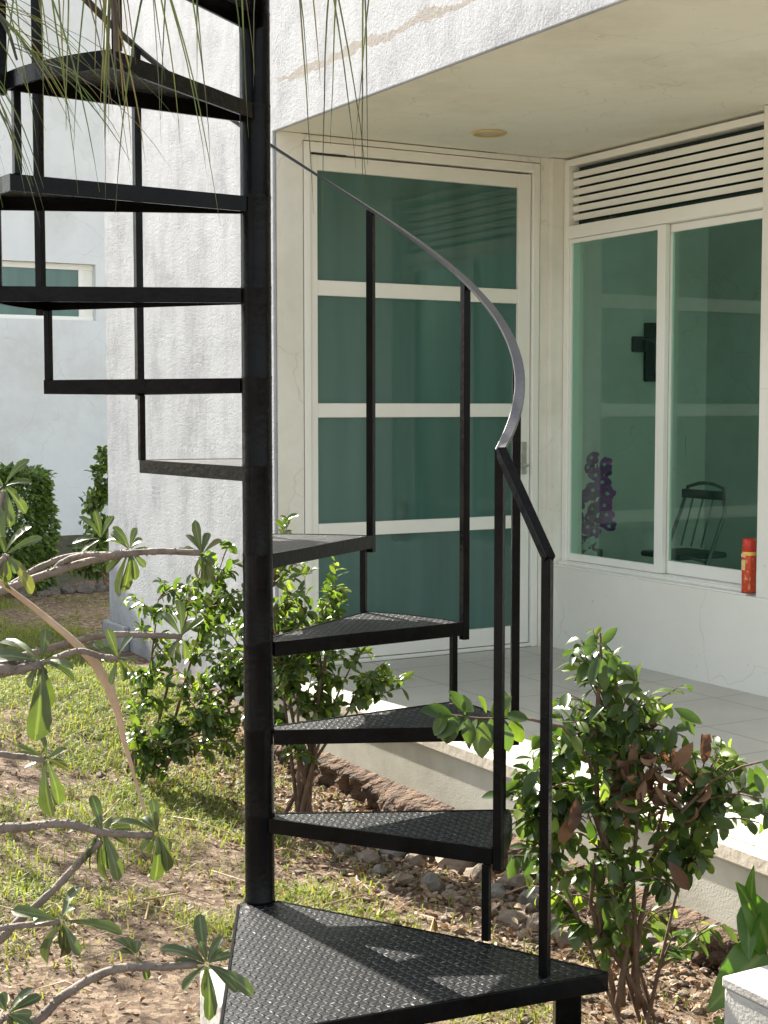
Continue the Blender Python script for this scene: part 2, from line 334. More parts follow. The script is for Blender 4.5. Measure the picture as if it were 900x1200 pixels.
# ------------------------------------------------------------------ house
U = 1.4928; VR = -1.471; CE = 2.40
house = empty('house', H0, TH, label='white stucco house with a covered porch, green glazed door and louvred window', cat='house')
def hp(mb, name, mat, parent=house, **k): return mb.build(name, mat, parent, **k)
b = MB()   # street front: pillar wall + beam over the porch, as one outline in (v,z)
pts = [(-5.2, 2.40), (0, 2.40), (0, -.55), (2.24, -.55), (2.24, 3.5), (-5.2, 3.5)]
k = len(pts); b.add([(0, v, z) for v, z in pts]+[(.016, v, z) for v, z in pts], [tuple(range(k)), tuple(range(k, 2*k))[::-1]]+[(i, k+i, k+(i+1) % k, (i+1) % k) for i in range(k)])
fw = hp(b, 'front_wall', M['stucco'], bevel=.006)
b = MB(); b.box(.0165, .146, .0, .15, -.05, CE+.006); hp(b, 'porch_reveal', M['porch'])
b = MB(); b.box(.0165, .146, .155, 2.24, -.55, 3.45); hp(b, 'wall_core', M['inner'])
b = MB(); b.box(-.035, .0, 1.9, 2.275, -.55, -.04); b.box(-.035, .146, 2.242, 2.275, -.55, -.04); hp(b, 'plinth', M['stucco'], bevel=.01)
b = MB(); b.box(1.446, U-.001, .0, .15, 0, CE+.005); b.box(.148, 1.444, .004, .15, 2.380, CE+.005); hp(b, 'porch_wall', M['porch'])
b = MB(); b.box(U, U+.2, -5.2, .15, -.3, .404); b.box(U, U+.2, -5.2, VR, .404, CE+.005); b.box(U, U+.2, -.03, .15, .404, CE+.005)
hp(b, 'window_wall', M['porch'], bevel=.004)
b = MB(); b.box(.0165, U+.2, -5.2, -.0005, CE+.008, 2.56); hp(b, 'porch_ceiling', M['ceil'])
b = MB(); b.box(.148, 3.4, 1.3, 2.24, 2.9, 3.1); b.box(.148, 3.4, -5.2, -4.2, 2.9, 3.1); b.box(.148, 1.75, -4.2, 1.3, 2.9, 3.1); b.box(3.15, 3.4, -4.2, 1.3, 2.9, 3.1); b.box(1.75, 3.15, -2.0, 1.3, 2.9, 3.1); hp(b, 'roof', M['inner'])
b = MB(); b.box(1.75, 3.15, -4.2, -2.0, 3.0, 3.01); hp(b, 'skylight', M['clear'])  # unseen roof opening, added to light the room behind the window
b = MB(); b.box(3.2, 3.4, -5.2, 2.24, -.3, 2.9); b.box(.148, 3.2, 2.1, 2.24, -.3, 2.9); b.box(U+.2, 3.2, -5.2, -5.05, -.3, 2.9); b.box(U+.2, 3.2, .75, .85, 0, 2.9); b.box(.148, U+.2, .0, .15, 2.57, 2.9); b.box(U+.05, U+.2, -5.05, .0, 2.57, 2.9); hp(b, 'inner_wall', M['inner'])
b = MB(); b.box(.148, 3.2, .152, 2.1, -.06, -.002); b.box(U+.2, 3.2, -5.05, .152, -.06, -.002); hp(b, 'room_floor', M['tile'])
b = MB(); b.box(U+.13, U+.42, VR+.002, -.032, .37, .400); hp(b, 'inner_sill', M['lip'])
# door
b = MB()
b.box(.152, .186, .0, .09, 0, 2.376); b.box(1.405, 1.443, .0, .09, 0, 2.376); b.box(.186, 1.405, .0, .09, 2.330, 2.376); b.box(.186, 1.405, .005, .09, .0, .018)
hp(b, 'door_frame', M['alu'], bevel=.003)
b = MB()
d0, d1 = .014, .062
b.box(.191, .227, d0, d1, .022, 2.322); b.box(1.328, 1.398, d0, d1, .022, 2.322)
for z0, z1 in ((.022, .1085), (.595, .6576), (1.143, 1.208), (1.695, 1.764), (2.254, 2.322)): b.box(.227, 1.328, d0+.002, d1-.002, z0, z1)
door = hp(b, 'door', M['alu'], bevel=.003)
for z0, z1 in ((.1085, .595), (.6576, 1.143), (1.208, 1.695), (1.764, 2.254)):
    b = MB(); b.box(.222, 1.333, .034, .042, z0-.004, z1+.004); b.build('pane', M['doorglass'], door)
b = MB(); b.box(1.345, 1.378, d0-.006, d0, .86, 1.02); b.tube([(1.361, d0-.006, .905), (1.361, d0-.045, .905), (1.352, d0-.05, .905), (1.285, d0-.052, .907)], .0085, 8); b.tube([(1.361, d0-.006, .965), (1.361, d0-.012, .965)], .008, 10)
b.build('handle', simple('brushed_handle', (.45, .44, .40), (.6, .58, .54), 20, .3, 0, metallic=.6), door, smooth=False, bevel=.002)
b = MB(); b.box(1.312, 1.335, d0-.014, d0+.001, 1.135, 1.215); b.build('latch_stop', M['alu'], door, bevel=.002)
b = MB(); b.box(.186, 1.405, .05, .07, 2.322, 2.330); b.box(.186, .191, .05, .07, .02, 2.33); b.build('door_gasket', M['darkgap'], door)
b = MB(); b.box(.196, .37, .008, .0135, 2.3225, 2.3295); b.build('gap', M['darkgap'], door)  # dark strip standing in for shade in the open gap above the leaf
# window: louvres above two sliding sashes
r0 = U+.07; v0, v1 = VR+.004, -.034
b = MB()
b.box(r0, r0+.075, v1-.036, v1, .405, 2.395); b.box(r0, r0+.075, v0, v0+.036, .405, 2.395)
b.box(r0, r0+.075, v0+.036, v1-.036, 2.362, 2.395); b.box(r0, r0+.075, v0+.036, v1-.036, 2.012, 2.074); b.box(r0, r0+.075, v0+.036, v1-.036, .405, .430)
win = hp(b, 'window', M['alu'], bevel=.003)
b = MB(); vm = -.755
b.box(r0+.010, r0+.036, vm-.028, vm+.028, .432, 2.010); b.box(r0+.010, r0+.036, v1-.048, v1-.037, .432, 2.010)
b.box(r0+.010, r0+.036, vm+.028, v1-.048, .432, .468); b.box(r0+.010, r0+.036, vm+.028, v1-.048, 1.990, 2.010); b.build('sash', M['alu'], win, bevel=.002)
b = MB()
b.box(r0+.040, r0+.066, v0+.037, v0+.062, .432, 2.010); b.box(r0+.040, r0+.066, vm-.030, vm+.024, .432, 2.010)
b.box(r0+.040, r0+.066, v0+.062, vm-.030, .432, .490); b.box(r0+.040, r0+.066, v0+.062, vm-.030, 1.975, 2.010); b.build('sash', M['alu'], win, bevel=.002)
b = MB(); b.box(r0+.020, r0+.025, vm+.026, v1-.046, .466, 1.992); b.build('pane', M['glass'], win)
b = MB(); b.box(r0+.050, r0+.055, v0+.060, vm-.028, .488, 1.977); b.build('pane', M['glass'], win)
b = MB(); b.box(r0+.064, r0+.069, v0+.036, v1-.036, 2.074, 2.362); b.build('pane', M['louvreglass'], win)
pitch = (2.362-2.074)/7
for i in range(6):
    z = 2.074+pitch*(i+1)
    b = MB(); mt = Matrix.Translation((r0+.030, 0, z)) @ Matrix.Rotation(math.radians(-28), 4, 'Y')
    b.box(-.004, .004, v0+.038, v1-.038, -.0148, .0148, mt); b.build('louvre_slat', M['alu'], win, bevel=.002)
b = MB(); b.box(U+.004, r0+.008, v0+.06, v1-.001, .4045, .4125); b.box(U+.05, r0-.001, v0+.06, v1-.001, .4125, .426); b.build('sill_track', M['alu'], win, bevel=.002)
# ceiling downlight
lamp = MB(); lamp.lathe([(.078, 0), (.080, -.004), (.072, -.009), (.056, -.006), (.050, 0)], 32)
m = simple('aged_lamp_ring', (.55, .42, .18), (.66, .52, .26), 10, .45, .05); lr = hp(lamp, 'ceiling_light', m, smooth=True); lr.location = (.862, -.42, CE+.007)
b = MB(); b.lathe([(.0535, -.001), (.053, -.0045), (.03, -.006), (.001, -.0065)], 24); b.build('lens', simple('lamp_lens', (.50, .42, .25), (.6, .5, .32), 10, .3, 0), lr, smooth=True)

# ------------------------------------------------------------------ patio
pat = MB(); pat.box(-.03, U-.001, -5.2, -.001, -.03, .0); po = pat.build('patio', M['tile'], None, loc=H0, rz=TH); tag(po, kind='structure')
b = MB(); b.box(-.082, -.031, -5.2, -.002, -.052, -.002); b.build('stone_lip', M['lip'], po, bevel=.006)
b = MB(); b.box(-.070, .0, -5.2, -.003, -.245, -.054); b.build('kerb_face', M['kerb'], po, bevel=.005)
# rubble footing: lumpy earth-and-stone bank
fx_ = MB(); nv, nw = 420, 30
for i in range(nv+1):
    v = .0-5.2*i/nv
    for j in range(nw+1):
        t = j/nw; z = -.236-.5*t
        q = Vector((v*4, z*4, 2.)); bulge = .03+.06*t+.05*noise.noise(q)+.09*(.5-min(.5, noise.cell(q*1.7)*.0+abs(noise.noise(q*2.3))))+.05*abs(noise.noise(q*5.1))+.03*noise.noise(q*11)
        fx_.v.append((-.075-max(0, bulge), v, z) if j else (-.05, v, -.228))
for i in range(nv):
    for j in range(nw):
        a = i*(nw+1)+j; fx_.f.append((a, a+1, a+nw+2, a+nw+1))
fx_.build('rubble_footing', M['rubble'], po, smooth=True)

# ------------------------------------------------------------------ neighbour's house
NV = 9.5
nh = empty('neighbour_house', hw(0, NV, -.175), TH, label='pale white neighbouring house wall with a small green window behind the hedge', cat='house')
b = MB(); wx0, wx1, wz0, wz1 = .35, 2.42, 2.30, 2.90
TOPN = 5.85
b.box(-7, wx0, 0, .25, -.5, TOPN); b.box(wx1, 7, 0, .25, -.5, TOPN); b.box(wx0, wx1, 0, .25, -.5, wz0); b.box(wx0, wx1, 0, .25, wz1, TOPN); b.box(-7, 7, .25, 5, -.5, TOPN-.1)
b.build('wall', M['backwall'], nh)
b = MB(); b.box(wx0, wx1, .09, .14, wz0, wz0+.045); b.box(wx0, wx1, .09, .14, wz1-.06, wz1); b.box(wx0, wx0+.05, .09, .14, wz0+.045, wz1-.06); b.box(wx1-.16, wx1-.10, .09, .14, wz0+.045, wz1-.06); b.box(wx1-.10, wx1, .11, .14, wz0+.045, wz1-.06)
wn = b.build('window', M['alu'], nh, bevel=.003)
b = MB(); b.box(wx0+.05, wx1-.16, .11, .12, wz0+.045, wz1-.06); b.build('pane', M['doorglass'], wn)

# ------------------------------------------------------------------ spiral staircase
PX, PY = -.2865, 3.360; PB = CAM_Z-1.1334; RISE = .2; RAD = .5755
A0 = math.radians(-57.42); ST = math.radians(30.36); WD = math.radians(31.6)
stair = empty('spiral_staircase', (PX, PY, 0), 0, label='black painted steel spiral staircase with chequer plate treads and a thin curved handrail', cat='staircase')
prof_ = [(.034, -.15), (.034, PB), (.0365, PB+.001), (.035, PB+.008), (.034, PB+.010)]
for k in range(1, 13):
    z = PB+RISE*k; prof_ += [(.034, z-.040), (.0342, z-.037), (.0345, z-.030), (.0342, z-.002), (.0350, z+.003), (.034, z+.008)]
pole = MB(); pole.lathe(prof_+[(.034, 3.6)], 28); pole.build('pole', M['steel'], stair, smooth=False)
for p_ in stair.children[0].data.polygons: p_.use_smooth = len(p_.vertices) == 4
def pol(r, a): return (r*math.cos(a), r*math.sin(a))
NT = 12
T = .032
for nI in range(1, NT+1):
    a0 = A0+ST*nI; a1 = a0+WD; z = PB+RISE*nI
    outer = [pol(RAD, a0+(a1-a0)*i/8) for i in range(9)]
    inner = [pol(.036, a1+.35), pol(.036, (a0+a1)/2), pol(.036, a0-.35)]
    b = MB(); b.prism(outer+inner, z-.005, z); tr = b.build('tread', M['plate'], stair)
    # angle iron rim under the plate
    loop = [inner[2]]+outer+[inner[0]]
    b = MB(); ctr = Vector(pol(.3, (a0+a1)/2)+(0,))
    segs = [(loop[0], loop[1])]+[(loop[i], loop[i+1]) for i in range(1, 9)]+[(loop[9], loop[10])]
    cl = [Vector((*q, 0)) for q in loop]
    off = []
    for i, q in enumerate(cl):
        def nrm(p0, p1):
            t = (p1-p0).normalized(); nn = Vector((t.y, -t.x, 0)); return nn
        if i == 0: nn = nrm(cl[0], cl[1])
        elif i == len(cl)-1: nn = nrm(cl[-2], cl[-1])
        else:
            n1, n2 = nrm(cl[i-1], cl[i]), nrm(cl[i], cl[i+1]); nn = (n1+n2)/max(.35, 1+n1.dot(n2))
        off.append(nn)
    o1 = [q+nn*.0035 for q, nn in zip(cl, off)]; i1 = [q-nn*.003 for q, nn in zip(cl, off)]
    K = len(cl); vs = [(q.x, q.y, z+.0015) for q in o1]+[(q.x, q.y, z-T) for q in o1]+[(q.x, q.y, z-T) for q in i1]+[(q.x, q.y, z+.0015) for q in i1]
    fs = [(r*K+i, r*K+i+1, ((r+1) % 4)*K+i+1, ((r+1) % 4)*K+i) for r in range(4) for i in range(K-1)]+[(0, K, 2*K, 3*K), (K-1, 4*K-1, 3*K-1, 2*K-1)]
    b.add(vs, fs)
    # inner flange of the angle
    i2 = [q-nn*.026 for q, nn in zip(cl, off)]
    vs = [(q.x, q.y, z-.0055) for q in i1]+[(q.x, q.y, z-.0085) for q in i1]+[(q.x, q.y, z-.0085) for q in i2]+[(q.x, q.y, z-.0055) for q in i2]
    b.add(vs, fs); b.build('tread_rim', M['steel'], tr)
# bottom plate
P3 = [(-.046, -.022), (-.010, -.760), (.738, -.440), (.480, -.262), (.036, .0), (.01, .034)]
b = MB(); b.prism(P3, PB-.006, PB); base = b.build('bottom_plate', M['plate'], stair)
b = MB()
for (x0, y0), (x1, y1) in ((P3[0], P3[1]), (P3[1], P3[2]), (P3[2], P3[3]), (P3[3], P3[4])):
    d = Vector((x1-x0, y1-y0, 0)); L = d.length; mt = Matrix.Translation((x0, y0, PB)) @ Matrix.Rotation(math.atan2(d.y, d.x), 4, 'Z')
    b.box(.003, L-.003, -.0045, .003, -.036, .0015, mt)
b.build('plate_rim', M['steel'], base, bevel=.0015)
for x, y in ((.655, -.445), (.02, -.69)):
    b = MB(); b.box(x-.026, x+.026, y-.02, y+.032, -.12, PB-.0065); b.build('leg', M['steel'], stair, bevel=.004)
# balusters and links
HR = .845
def sq(r, a, z0, z1, w, name, dx=0):
    b = MB(); mt = Matrix.Translation((*pol(r, a), 0)) @ Matrix.Rotation(a+dx, 4, 'Z'); b.box(-w/2, w/2, -w/2, w/2, z0, z1, mt)
    return b.build(name, M['steel'], stair, bevel=.0015)
b0 = Vector((.607, -.455, 0))
mtb = math.atan2(b0.y, b0.x); sq(b0.length, mtb, PB+.001, PB+HR, .0195, 'baluster', .15)
for nI in range(1, NT+1):
    a0 = A0+ST*nI; z = PB+RISE*nI
    sq(RAD+.0145, a0+.012, z-T-.012, z+HR, .019, 'baluster')
    if nI == 1: sq(.566, a0+.0, PB+.001, z-T-.001, .0165, 'link_bar')
    else: sq(RAD-.012, a0+.028, z-RISE+.001, z-T-.001, .0155, 'link_bar')
# handrail: a flat bar lying on the balusters
path = [(b0.x, b0.y, PB+HR+.002)]
RH = RAD+.0145; aS = A0+ST
p1 = Vector((*pol(RH, aS+.012), PB+RISE+HR+.002))
st_ = []
for i in range(9): st_.append((Vector((*b0.xy, PB+HR+.002)).lerp(p1, i/8), None))
for i in range(1, 133):
    a = aS+.012+ST*(i/12.); st_.append((Vector((*pol(RH, a), PB+RISE+HR+.002+RISE*i/12.)), a))
st_[8] = (p1, aS+.012)
b = MB(); vs = []
for i, (q, a) in enumerate(st_):
    t = (st_[min(i+1, len(st_)-1)][0]-st_[max(i-1, 0)][0]).normalized()
    rdl = Vector((q.x, q.y, 0)).normalized() if a is not None else Vector((t.y, -t.x, 0)).normalized()
    if a is None and rdl.dot(Vector((q.x, q.y, 0))) < 0: rdl = -rdl
    rdl = (rdl-t*rdl.dot(t)).normalized(); up = t.cross(rdl)
    if up.z < 0: up = -up
    w, h_ = .0115, .0034
    vs += [q+rdl*w+up*h_, q+rdl*w-up*h_, q-rdl*w-up*h_, q-rdl*w+up*h_]
K = len(st_); fs = [(i*4+j, i*4+(j+1) % 4, (i+1)*4+(j+1) % 4, (i+1)*4+j) for i in range(K-1) for j in range(4)]+[(0, 1, 2, 3), (K*4-1, K*4-2, K*4-3, K*4-4)]
b.add(vs[32:], [tuple(i-32 for i in f) for f in fs if min(f) >= 32]+[(0, 1, 2, 3)]); b.build('handrail', M['rail'], stair, bevel=.001)
b = MB(); e0, e1 = Vector((*b0.xy, PB+HR+.001)), p1+Vector((0, 0, -.001)); dr = (e1-e0).normalized(); e0 = e0-dr*.012; sd_ = dr.cross(Vector((0, 0, 1))).normalized(); up_ = sd_.cross(dr)
b.add([q+sd_*a_+up_*c_ for q in (e0, e1) for a_, c_ in ((-.0105, -.0105), (.0105, -.0105), (.0105, .0105), (-.0105, .0105))], [(0, 1, 2, 3), (7, 6, 5, 4), (0, 4, 5, 1), (1, 5, 6, 2), (2, 6, 7, 3), (3, 7, 4, 0)]); b.build('lower_rail', M['steel'], stair, bevel=.002)

# ------------------------------------------------------------------ things on and behind the window
can = empty('spray_can', hw(U+.036, -1.392, .4135), TH, label='red aerosol spray can standing on the window sill', cat='spray can')
m, n, p, o = nmat('red_can_print'); tc = N(n, 'ShaderNodeTexCoord'); sx = N(n, 'ShaderNodeSeparateXYZ'); n.links.new(tc.outputs['Object'], sx.inputs[0])
zr = ramp(n, math_(n, 'DIVIDE', sx.outputs[2], .24), [(0, (.55, .045, .015)), (.02, (.62, .07, .02)), (.66, (.80, .55, .10)), (.76, (.60, .04, .015))]); zr.color_ramp.interpolation = 'CONSTANT'
bl = ramp(n, tex(n, 70, 3, .5, (1, 1, .6)), [(.60, (0, 0, 0)), (.66, (.6, .6, .6))])
n.links.new(mixc(n, bl.outputs[0], zr.outputs[0], (.75, .50, .32)), p.inputs['Base Color']); p.inputs['Roughness'].default_value = .25; p.inputs['Metallic'].default_value = .15
b = MB(); b.lathe([(.028, 0), (.030, .003), (.030, .165), (.0285, .172), (.024, .178)], 24); cb = b.build('body', m, can, smooth=True)
b = MB(); b.lathe([(.0275, .172), (.0285, .174), (.0275, .222), (.024, .228), (.002, .229)], 24); b.build('cap', simple('red_cap', (.55, .03, .012), (.62, .04, .015), 5, .35, 0), can, smooth=True)
b = MB(); b.lathe([(.0305, .0), (.0305, .003)], 24); b.build('rim', M['darkgap'], can)
b = MB(); b.box(-.0312, -.0298, -.012, .014, .150, .166); b.box(-.0312, -.0298, -.010, .012, .096, .140)
b.build('print_patch', simple('print_patch', (.80, .62, .20), (.82, .45, .25), 60, .4, 0), can)
# crucifix on the inner partition
def hlocv(px, py, v):
    d = at(px, py, 1.)-Vector((0, 0, CAM_Z)); uc, vc = loc(0, 0); t = (v-vc)/(-d.x*sT+d.y*cT)
    lu, lv = loc(d.x*t, d.y*t); return Vector((lu, lv, CAM_Z+d.z*t-ZP))
PV = .75
c0_ = hlocv(763, 404, PV); cr = empty('wall_cross', hw(c0_.x, PV-.001, c0_.z), TH+math.pi/2, label='dark wooden cross with a small pale figure on the inner wall', cat='cross')
wood = simple('dark_wood', (.014, .011, .009), (.026, .019, .015), 20, .5, .2, .002, 60)
b = MB(); b.box(-.03, 0, -.058, .058, -.215, .125); b.box(-.027, -.001, .03, .15, -.045, .045); b.box(-.027, -.001, -.15, -.03, -.045, .045); b.build('beam', wood, cr, bevel=.008)
fig = MB(); fig.tube([(-.045, 0, .07), (-.05, .0, .03), (-.048, .005, -.05), (-.05, 0, -.12), (-.042, 0, -.19)], [.010, .018, .014, .011, .006], 8)
fig.tube([(-.045, 0, .045), (-.04, .06, .06), (-.036, .13, .07)], [.008, .006, .004], 6); fig.tube([(-.045, 0, .045), (-.04, -.06, .06), (-.036, -.13, .07)], [.008, .006, .004], 6)
fig.lathe([(.002, -.018), (.012, -.008), (.013, .004), (.003, .017)], 10, (-.052, 0, .088))
fig.v = [(x, y*.8, z*.75-.02) for x, y, z in fig.v]; fig.build('figure', simple('pewter', (.20, .18, .16), (.28, .26, .24), 20, .4, 0, metallic=.4), cr, smooth=True)
# orchids on the inner sill
fl = empty('flower_arrangement', hw(U+.29, .0, .40), TH, label='purple artificial orchids with small white blossoms behind the left window pane', cat='flowers')
pm = leafmat('purple_petal', [(.30, .055, .27), (.42, .09, .34), (.20, .035, .2)], .55, .25, (1.2, .8, 1.2))
wm = leafmat('white_petal', [(.5, .55, .5), (.6, .65, .58)], .5, .25, (1, 1, .9))
def hloc(px, py, u):   # point on the plane u of the house seen at a photo position -> house coords
    q = at(px, py, 1.) ; d = q-Vector((0, 0, CAM_Z)); uc, vc = loc(0, 0)
    t = (u-uc)/(d.x*cT+d.y*sT); x, y = d.x*t, d.y*t
    lu, lv = loc(x, y); return Vector((lu, lv, CAM_Z+d.z*t-ZP))
fo = Vector((U+.29, .0, .40))
petals = MB(); white = MB(); stems = MB()
def bloom(mb, c, R_, face, k=5):
    face = Vector(face).normalized(); s1 = face.orthogonal().normalized(); s2 = face.cross(s1)
    ph = random.random()*6
    for i in range(k):
        a = ph+2*math.pi*i/k; d = s1*math.cos(a)+s2*math.sin(a)+face*.25
        leaf(mb, c, d, face, R_, R_*.95, .35, .15, ((0, .3), (.3, .85), (.65, 1.), (.9, .6), (1, .2)))
for (px, py, r_) in ((694, 537, .05), (709, 545, .055), (690, 548, .04), (698, 556, .05), (712, 552, .045), (706, 566, .055), (695, 575, .06), (712, 578, .05), (688, 580, .05), (708, 592, .055), (695, 597, .05), (690, 607, .05), (711, 604, .05), (702, 613, .05), (714, 616, .045), (689, 618, .05), (697, 623, .04), (677, 590, .05), (673, 575, .045), (676, 606, .05), (673, 622, .05), (676, 640, .05), (672, 650, .04), (684, 634, .045), (692, 634, .04)):
    h_ = hloc(px, py, U+.25+random.random()*.08)-fo; fc_ = (-1, -.6+random.gauss(0, .4), random.gauss(0, .4)); bloom(petals, h_, r_*.85, fc_); bloom(white, h_+Vector(fc_)*.006, .011, fc_, 4)
for (px, py) in ((690, 635), (694, 633), (686, 640), (691, 648), (695, 650), (687, 651)):
    h_ = hloc(px, py, U+.22)-fo; bloom(white, h_, .022, (-1, -.7, random.gauss(.2, .3)))
for (px, py) in ((700, 545), (704, 600), (676, 590), (690, 640)):
    h_ = hloc(px, py, U+.29)-fo; stems.tube(bez(Vector((0, .0, .03)), Vector((0, h_.y*.5, h_.z*.7)), h_), .004, 6)
petals.build('purple_blossoms', pm, fl, smooth=True); white.build('white_blossoms', wm, fl, smooth=True); stems.build('stems', M['leafA'], fl)
b = MB(); b.lathe([(.04, .0), (.05, .01), (.055, .06), (.05, .07), (.045, .065), (.002, .06)], 20); b.build('pot', simple('glazed_pot', (.05, .06, .05), (.08, .09, .08), 10, .3, 0), fl, smooth=True)
sp_ = hlocv(808, 523, .75); b = MB(); b.box(sp_.x-.035, sp_.x+.035, .742, .7495, sp_.z-.06, sp_.z+.06); hp(b, 'wall_socket', M['inner'], bevel=.002)
# chair inside
ch = empty('folding_chair', hw(2.5, .10, 0), TH, label='grey metal framed folding chair inside behind the right window pane', cat='chair'); ch.scale = (.88, .88, .88)
cm = simple('chair_frame', (.16, .17, .165), (.22, .23, .225), 10, .35, 0, metallic=.3); vm_ = simple('dark_vinyl', (.06, .065, .065), (.08, .085, .085), 10, .5, 0)
for s_ in (-.2, .2):
    b = MB(); b.tube([(-.24, s_, 0), (.0, s_, .45), (.12, s_*.98, .72), (.14, s_*.8, .86), (.145, s_*.3, .885), (.145, 0, .888)], .012, 8); b.build('leg', cm, ch, smooth=True)
    b = MB(); b.tube([(.26, s_*.85, 0), (.0, s_*.85, .42), (-.14, s_*.85, .46)], .011, 8); b.build('leg', cm, ch, smooth=True)
b = MB(); b.box(-.22, .16, -.18, .18, .44, .475); b.build('seat', vm_, ch, bevel=.012)
b = MB(); b.box(.112, .130, -.19, .19, .79, .845); b.build('backrest', vm_, ch, bevel=.006)
for y_ in (-.09, .0, .09):
    b = MB(); b.tube([(.03, y_, .50), (.12, y_, .79)], .006, 6); b.build('spindle', cm, ch)
# ------------------------------------------------------------------ plants
def shrub(name, base, blobs, n_tw, lpt, leafL, mat, label, cat='shrub', group=None, spread=.45, asp=.5, stems=5, stem_r=.009, young=.12, barkm=None, droop=.25, dead=None):
    """blobs: (centre, (rx,ry,rz), weight).  Stems climb from the base, twigs leave them, leaves sit along the twigs."""
    o = empty(name, base, 0, label=label, cat=cat, group=group); L_ = rel(o)
    wood_, lv, yg = MB(), MB(), MB()
    tot = sum(w for _, _, w in blobs)
    mains = []
    for i in range(stems):
        r_ = random.random()*tot
        for c, rad, w in blobs:
            r_ -= w
            if r_ <= 0: break
        tip = c+Vector((rad[0]*random.uniform(-.7, .7), rad[1]*random.uniform(-.7, .7), rad[2]*random.uniform(.0, .9)))
        st = base+Vector((random.uniform(-.09, .09), random.uniform(-.07, .07), -.05))
        mid = st.lerp(tip, .45)+Vector((random.gauss(0, .03), random.gauss(0, .03), .06))
        ln = bez(st, mid, tip, 9); mains.append(ln)
        wood_.tube([L_(q) for q in ln], [stem_r*(1-.75*t/9) for t in range(10)], 6)
    for i in range(n_tw):
        r_ = random.random()*tot
        for c, rad, w in blobs:
            r_ -= w
            if r_ <= 0: break
        while True:
            q = Vector((random.uniform(-1, 1), random.uniform(-1, 1), random.uniform(-1, 1)))
            if q.length < 1 and q.length > .25: break
        tip = c+Vector((q.x*rad[0], q.y*rad[1], q.z*rad[2]))
        cand = [(s_[j]-tip).length+(.15 if s_[j].z > tip.z-.02 else 0) for s_ in mains for j in range(3, 10)]
        bi = cand.index(min(cand)); st = mains[bi//7][3+bi % 7]
        mid = st.lerp(tip, .5)+Vector((0, 0, .04))+rv(.015)
        ln = bez(st, mid, tip, 6)
        wood_.tube([L_(q) for q in ln], [.0035*(1-.6*t/6) for t in range(7)], 4, False)
        isy = random.random() < young
        end = tip-st; ed = (ln[-1]-ln[-2]).normalized()
        for j in range(lpt):
            t = 1-(j/lpt)*min(1, .16/max(.05, end.length)); k_ = min(5, int(t*6)); f_ = t*6-k_
            pos = ln[k_].lerp(ln[k_+1], min(1, f_))
            side = rv(1.); side -= ed*side.dot(ed); side = side.normalized() if side.length > 1e-4 else Vector((1, 0, 0))
            d = ed*random.uniform(.3, .9)+side+Vector((0, 0, random.uniform(-droop, .25)))
            nr = Vector((random.gauss(0, .45), random.gauss(0, .45)-.15, 1))
            l_ = leafL*random.uniform(.65, 1.2)*(.7 if isy and j < 4 else 1)
            leaf(yg if isy and j < 4 else lv, L_(pos), d, nr, l_, l_*asp*random.uniform(.85, 1.15), random.uniform(-.05, .5), random.uniform(.1, .5))
    wood_.build('stems', barkm or M['bark'], o, smooth=True); lv.build('foliage', mat, o, smooth=True)
    if yg.v: yg.build('young_leaves', M['young'], o, smooth=True)
    return o
def gpt(x, y, dz=0): return Vector((x, y, gz(x, y)+dz))
A = at
# bush behind the pole, left half
bL = gpt(-.98, 5.95)
shrub('garden_shrub', bL, [(A(218, 730, 5.8), (.29, .24, .30), 3.4), (A(225, 820, 5.7), (.30, .24, .24), 3), (A(200, 875, 5.7), (.20, .18, .12), 1.8), (A(265, 840, 5.6), (.20, .18, .20), 2.6), (A(280, 740, 5.6), (.12, .16, .20), 1.6), (A(262, 690, 5.8), (.14, .16, .20), 1.6), (A(170, 800, 5.9), (.12, .14, .16), .8)],
      190, 13, .046, M['leafA'], 'small leaved glossy shrub in front of the white stucco wall, left of the pole', young=.25, stems=9, group='shrubs beside the patio')
bM = gpt(-.34, 5.38)
shrub('garden_shrub', bM, [(A(348, 715, 5.3), (.21, .20, .25), 3.4), (A(315, 775, 5.4), (.18, .18, .26), 2.4), (A(375, 770, 5.25), (.22, .2, .20), 3), (A(345, 840, 5.3), (.18, .18, .15), 2.2), (A(440, 800, 5.2), (.13, .12, .09), 1.6), (A(332, 620, 5.3), (.03, .04, .10), .35)],
      175, 13, .046, M['leafA'], 'small leaved glossy shrub with bare reddish stems beside the patio kerb, right of the pole', young=.25, stems=10, stem_r=.009, group='shrubs beside the patio')
# bush in front of the patio, right
bR = gpt(.60, 3.56)
sh = shrub('leafy_shrub', bR, [(A(705, 800, 3.5), (.13, .14, .13), 2.2), (A(770, 850, 3.55), (.10, .12, .13), 1.6), (A(690, 920, 3.5), (.16, .16, .12), 2.4), (A(635, 950, 3.55), (.11, .12, .15), 2.0), (A(740, 900, 3.55), (.18, .14, .14), 1.6), (A(780, 980, 3.5), (.16, .14, .12), 1.8), (A(715, 1020, 3.5), (.16, .14, .10), 1.4), (A(855, 945, 3.5), (.12, .12, .09), 2.0), (A(820, 880, 3.5), (.09, .10, .07), 1.0), (A(780, 1090, 3.6), (.14, .10, .07), .9), (A(700, 1080, 3.55), (.12, .12, .08), .9), (A(660, 860, 3.5), (.10, .10, .09), .9), (A(620, 1030, 3.7), (.06, .08, .08), .5)],
      215, 8, .056, M['leafB'], 'tall thin stemmed shrub with large green leaves and a cluster of dry brown leaves', stems=6, stem_r=.006, young=.28, asp=.46, droop=.5)
L_ = rel(sh)
dead = MB(); wood2 = MB()
dc = A(765, 905, 3.45)
